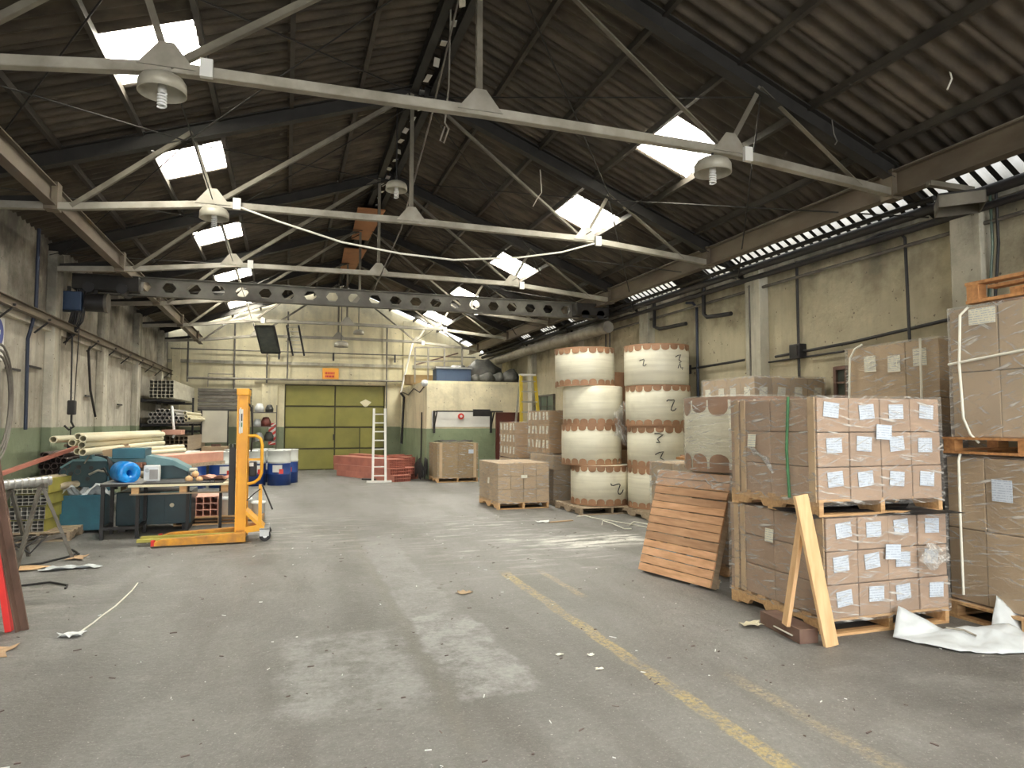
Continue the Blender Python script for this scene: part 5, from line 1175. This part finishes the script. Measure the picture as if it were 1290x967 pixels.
sup = thing('pipe_trestle', 'timber trestle under the cream pipes and dark tubes', 'trestle', (-3.1, 13.2, 0))
for y in (0, 2.2):
    MB().bar((-.42, y, .71), (.55, y, .71), .08, .08).build('cross_bar', 'wood_old', sup)
    for x in (-.35, .5): MB().bar((x, y, 0), (x, y, .66), .08, .08).build('leg', 'wood_old', sup)
    MB().bar((-.4, y, 1.215), (.55, y, 1.215), .05, .05).build('cross_bar', 'wood_old', sup)
# long red angle across
MB().bar((-3.53, 9.9, .88), (-3.02, 12.0, 1.22), .05, .05).build('red_profile_bar', 'red_profile', None, 'long dusty red profile sloping up over the dark tubes at the left wall', 'profile')
# ---- yellow-wrapped stacks by the left wall
ypal = thing('pallet', 'old pallet under the mustard-wrapped bundles at the left wall', 'pallet', (-3.5, 10.75, 0)); pallet(ypal, .75, 1.2, 'wood_old', as_part=False)
for k, (z, h_, nx, nz, l) in enumerate([(.13, .15, 6, 3, 'lowest'), (.30, .17, 6, 3, 'second from the bottom'), (.49, .14, 6, 3, 'third from the bottom'), (.65, .17, 7, 3, 'topmost')]):
    bundle(f'mustard-wrapped profile bundle by the left wall, {l} of its stack', (-3.5+.02*k, 10.85-.03*k, z), -math.radians(3), .42, h_, 2.2, nx, nz, 'yellow_wrap', 'tube_grey' if k != 3 else 'tube_pale', group='mustard-wrapped profile bundles')
# ---- grey tubular trestle with galvanised pipe
gt = thing('saw_horse', 'grey steel trestle with splayed legs in front of the mustard bundles', 'trestle', (-2.7, 9.1, 0))
for p, q in (((.06, .1, .86), (.36, .22, .0)), ((.06, .0, .86), (-.02, -.4, 0)), ((-.28, .2, .84), (-.50, -.3, .0)), ((-.28, .2, .84), (-.2, .6, 0))):
    MB().bar(p, q, .035, .035).build('leg', 'pipe_grey', gt)
MB().bar((.26, .15, .30), (-.6, -.35, .12), .04, .04).build('brace', 'pipe_grey', gt); MB().bar((-.5, .3, .27), (.25, .2, .27), .03, .03).build('brace', 'pipe_grey', gt)
MB().bar((-.32, .2, .86), (.1, .08, .88), .05, .05).build('top_bar', 'pipe_grey', gt)
MB().bar((-.05, -.35, .0), (-.04, -.3, .22), .03, .03).build('short_leg', 'pipe_grey', gt)
gp = thing('spiral_pipe', 'silvery spiral-wound pipe resting on the grey trestle', 'pipe', (-2.6, 9.25, .90), math.radians(12))
MB().tube((-.82, -.37, -.01), (.02, .02, .03), .055, 20, hollow=.045).build('pipe_body', 'galv', gp)
b = MB()
for k in range(14):
    c = Vector((-.82, -.37, -.01)).lerp(Vector((.02, .02, .03)), (k+.5)/14); d = Vector((1.12, .52, .05)).normalized()*.008
    b.tube(c-d, c+d, .060, 16)
b.build('seam', 'tube_grey', gp)
b = MB()
for k in range(4): b.path([(-3.35+.1*k, 9.1, .62-.04*k), (-3.2+.08*k, 9.0, .35), (-2.95+.1*k, 8.9, .25-.03*k), (-2.7+.05*k, 9.1, .32)], .012)
b.build('cable_tangle', 'black', None, 'tangled dark cables hanging around the grey trestle', 'cable')
pipe([(-3.0, 8.9, .012), (-2.6, 9.1, .012), (-2.35, 9.6, .012), (-2.5, 9.9, .02)], .012, 'black', 'black cable lying on the floor under the trestle', 'cable', 'floor_cable')
pipe([(-2.5, 7.9, .012), (-2.2, 8.0, .014), (-2.0, 7.8, .012), (-1.98, 7.66, .012)], .010, 'black', 'thin curved black cord on the floor beside the brown angle posts', 'cord', 'floor_cable')
# ---- leaning posts in the foreground left
MB().bar((-1.985, 6.28, .0), (-2.28, 6.35, 1.75), .06, .045).build('red_post', 'red', None, 'bright red post leaning at the left edge of the picture', 'post', bevel=.004)
MB().angle((-1.89, 6.25, .0), (-2.26, 6.33, 1.78), .060, .012).build('angle_post', 'rust', None, 'brown rusty angle bar leaning beside the red post', 'post')
MB().angle((-2.06, 6.75, .0), (-2.36, 6.85, 1.5), .05, .010).build('angle_post', 'rust', None, 'second brown angle bar, half hidden behind the red post', 'post')
rs = MB().bar((-2.9, 6.42, 1.42), (-2.20, 6.35, 1.50), .05, .05).build('prop_bar', 'rust', None, 'rusty cross bar the left-edge posts lean on', 'bar')
MB().bar((-2.8, 6.41, 0), (-2.8, 6.41, 1.41), .05, .05).build('prop_post', 'rust', None, 'rusty prop holding the cross bar at the left edge', 'post')
# ---- far-left cabinets
pc = thing('cream_cabinet', 'cream panel leaning in front of the back wall left of the drums', 'panel', (-2.02, 22.4, 1.0)); MB().box(-.37, .35, 0, .04, 0, .96).build('panel_sheet', 'panel_cream', pc); MB().box(-.39, -.36, -.02, .06, -1.0, .98).build('post', 'black', pc); MB().box(.34, .37, -.02, .06, -1.0, .98).build('post', 'black', pc)
st = thing('profile_stack', 'stack of long dusty profiles on the far wall rack, seen side on', 'stack', (-1.6, 23.2, 2.02))
for k in range(6): MB().box(-1.0, .55, -.1, .3, .0+.11*k, .09+.11*k).build('profile', 'pipe_grey', st)
for x in (-.9, .45): MB().bar((x, .1, -2.0), (x, .1, .0), .05, .05).build('post', 'black', st)
MB().box(-1.0, .55, -.1, .3, -.06, 0).build('shelf', 'black', st)
fr2 = thing('storage_cage', 'thin pale frame fixed to the back wall above the profile stack', 'frame', (-2.0, 23.9, 2.75))
for x in (-.4, .4): MB().bar((x, 0, 0), (x, 0, .42), .025, .025).build('post', 'duct', fr2)
for z in (.22, .42): MB().bar((-.4, 0, z), (.4, 0, z), .025, .025).build('cross_bar', 'duct', fr2)
bx = thing('carton', 'open brown carton in front of the cream panel', 'carton', (-1.95, 21.6, .55)); MB().box(-.35, .35, 0, .5, 0, .35).build('box', 'card_grey', bx); MB().box(-.3, .3, .02, .48, -.55, 0).build('stand', 'junk', bx); MB().box(-.1, .15, .1, .3, .35, .42).build('contents', 'rust', bx)
sh = thing('metal_shelving', 'open grey shelving cluttered with bags behind the yellow mast', 'shelving', (-.70, 22.9, 0))
for x in (-.3, .42):
    for y in (0, .4): MB().bar((x, y, 0), (x, y, 2.15), .03, .03).build('post', 'pipe_grey', sh)
for z in (.5, 1.0, 1.45, 1.9): MB().box(-.3, .42, 0, .4, z, z+.025).build('shelf_board', 'pipe_grey', sh)
for k, (x, z, s, m) in enumerate([(-.1, 1.93, .14, 'white'), (.2, 1.93, .12, 'junk'), (.1, 1.48, .15, 'maroon'), (-.15, 1.48, .12, 'cloth'), (.2, 1.03, .14, 'junk'), (-.1, 1.03, .13, 'white')]):
    MB().lathe([(0, 0), (s, 0), (s*1.05, s*.9), (s*.6, s*1.9), (0, s*2)], 12).build('bag', m, None, ['white bag at the left end of the top shelf', 'dark bag at the right end of the top shelf', 'maroon bag on the second shelf', 'grey cloth bag on the second shelf', 'dark bag on the third shelf', 'white bag on the third shelf'][k]+' behind the yellow mast', 'bag', 'bags on the far shelving', loc=(-.70+x, 23.08, z))
# ================================================================== debris on the floor
MB().path([(-1.46, 6.07, .006), (-1.43, 6.3, .006), (-1.41, 6.55, .006), (-1.38, 6.8, .006), (-1.37, 7.07, .006), (-1.36, 7.4, .006), (-1.37, 7.71, .006)], .007).build('string', 'strap', None, 'long pale string lying on the floor in front of the stacker', 'string')
crumple((-1.5, 6.0, .004), .16, .10, .03, 3, 'white', 'paper_scrap', 'small white torn scrap at the near end of the long string', 'scrap', n=6)
crumple((-2.2, 8.72, .004), .5, .16, .04, 6, 'cloth', 'white_rag', 'white rag strip on the floor near the trestle', 'rag', n=9)
crumple((-2.75, 8.85, .004), .55, .25, .02, 16, 'wood_new', 'card_scrap', 'flattened brown card under the trestle', 'scrap', n=5)
crumple((-2.30, 9.3, .003), .16, .22, .04, 26, 'card', 'card_scrap', 'small bent card scrap at the foot of the trestle leg', 'scrap', n=4)
crumple((-1.90, 5.72, .004), .2, .2, .02, 33, 'card', 'card_scrap', 'torn brown card on the floor at the left edge', 'scrap', n=4)
crumple((1.62, 6.32, .004), .14, .08, .02, 36, 'card_grey', 'card_scrap', 'small brown scrap in the middle of the floor', 'scrap', n=4)
MB().box(-.22, .22, -.03, .03, 0, .012).build('wood_sliver', 'card', None, 'flat brown sliver on the floor in front of the lone wrapped load', 'scrap', loc=(4.25, 10.32, .003), rot=(0, 0, .2))
crumple((3.95, 10.35, .003), .2, .1, .03, 46, 'white', 'paper_scrap', 'white scrap beside the flat brown sliver', 'scrap', n=5)
MB().path([(4.72, 10.75, .01), (4.82, 10.62, .04), (4.9, 10.55, .01), (5.05, 10.1, .01), (5.2, 9.5, .01), (5.3, 9.2, .01)], .008).build('packing_strap', 'strap', None, 'long white packing strap on the floor in front of the reel pallets', 'strap')
MB().path([(4.70, 9.75, .01), (4.74, 9.8, .07), (4.8, 9.6, .05), (4.85, 9.3, .01), (4.95, 9.25, .01)], .008).build('packing_strap', 'strap', None, 'short looped white packing strap on the floor', 'strap')
MB().path([(5.1, 9.6, .01), (5.2, 9.65, .05), (5.35, 9.5, .03), (5.4, 9.3, .01)], .008).build('packing_strap', 'strap', None, 'curled white packing strap beside the greenish load', 'strap')
crumple((3.98, 5.95, .004), .3, .16, .02, 56, 'cloth', 'paper_scrap', 'grey paper at the foot of the leaning pallet', 'scrap', n=4)
random.seed(77)
b = MB()
for k in range(260):
    x, y = R(-2.3, 4.6), R(2.2, 11.5)
    if x > 3.4 and y < 7.6: continue
    s = R(.003, .009); a = R(0, PI); h_ = R(.002, .006); l = s*R(1, 3)
    b.box(-l, l, -s*.5, s*.5, 0, h_, Matrix.Translation((x, y, 0)) @ Matrix.Rotation(a, 4, 'Z'))
b.build('floor_grit', 'tube_dark', None, 'tiny chips and grit scattered over the concrete floor', 'debris', kind='stuff')
b = MB()
for k in range(110):
    x, y = R(-2.3, 5.2), R(2.2, 11.5)
    if x > 3.4 and y < 7.6 and not (3.4 < x < 5 and y < 4.1): continue
    s = R(.002, .007); a = R(0, PI); l = s*R(1, 5)
    b.box(-l, l, -s*.5, s*.5, 0, .004, Matrix.Translation((x, y, 0)) @ Matrix.Rotation(a, 4, 'Z'))
b.build('floor_flecks', 'white', None, 'tiny white flecks of plastic and paper scattered over the floor', 'debris', kind='stuff')
for k, (x, y, l) in enumerate([(1.82, 4.45, 'left of three'), (2.02, 4.38, 'top of three'), (1.96, 4.12, 'lowest of three')]):
    crumple((x, y, .002), .05, .03, .015, 60+k, 'strap', 'pale_chip', f'small pale chip on the floor left of the yellow line, {l}', 'scrap', n=3)
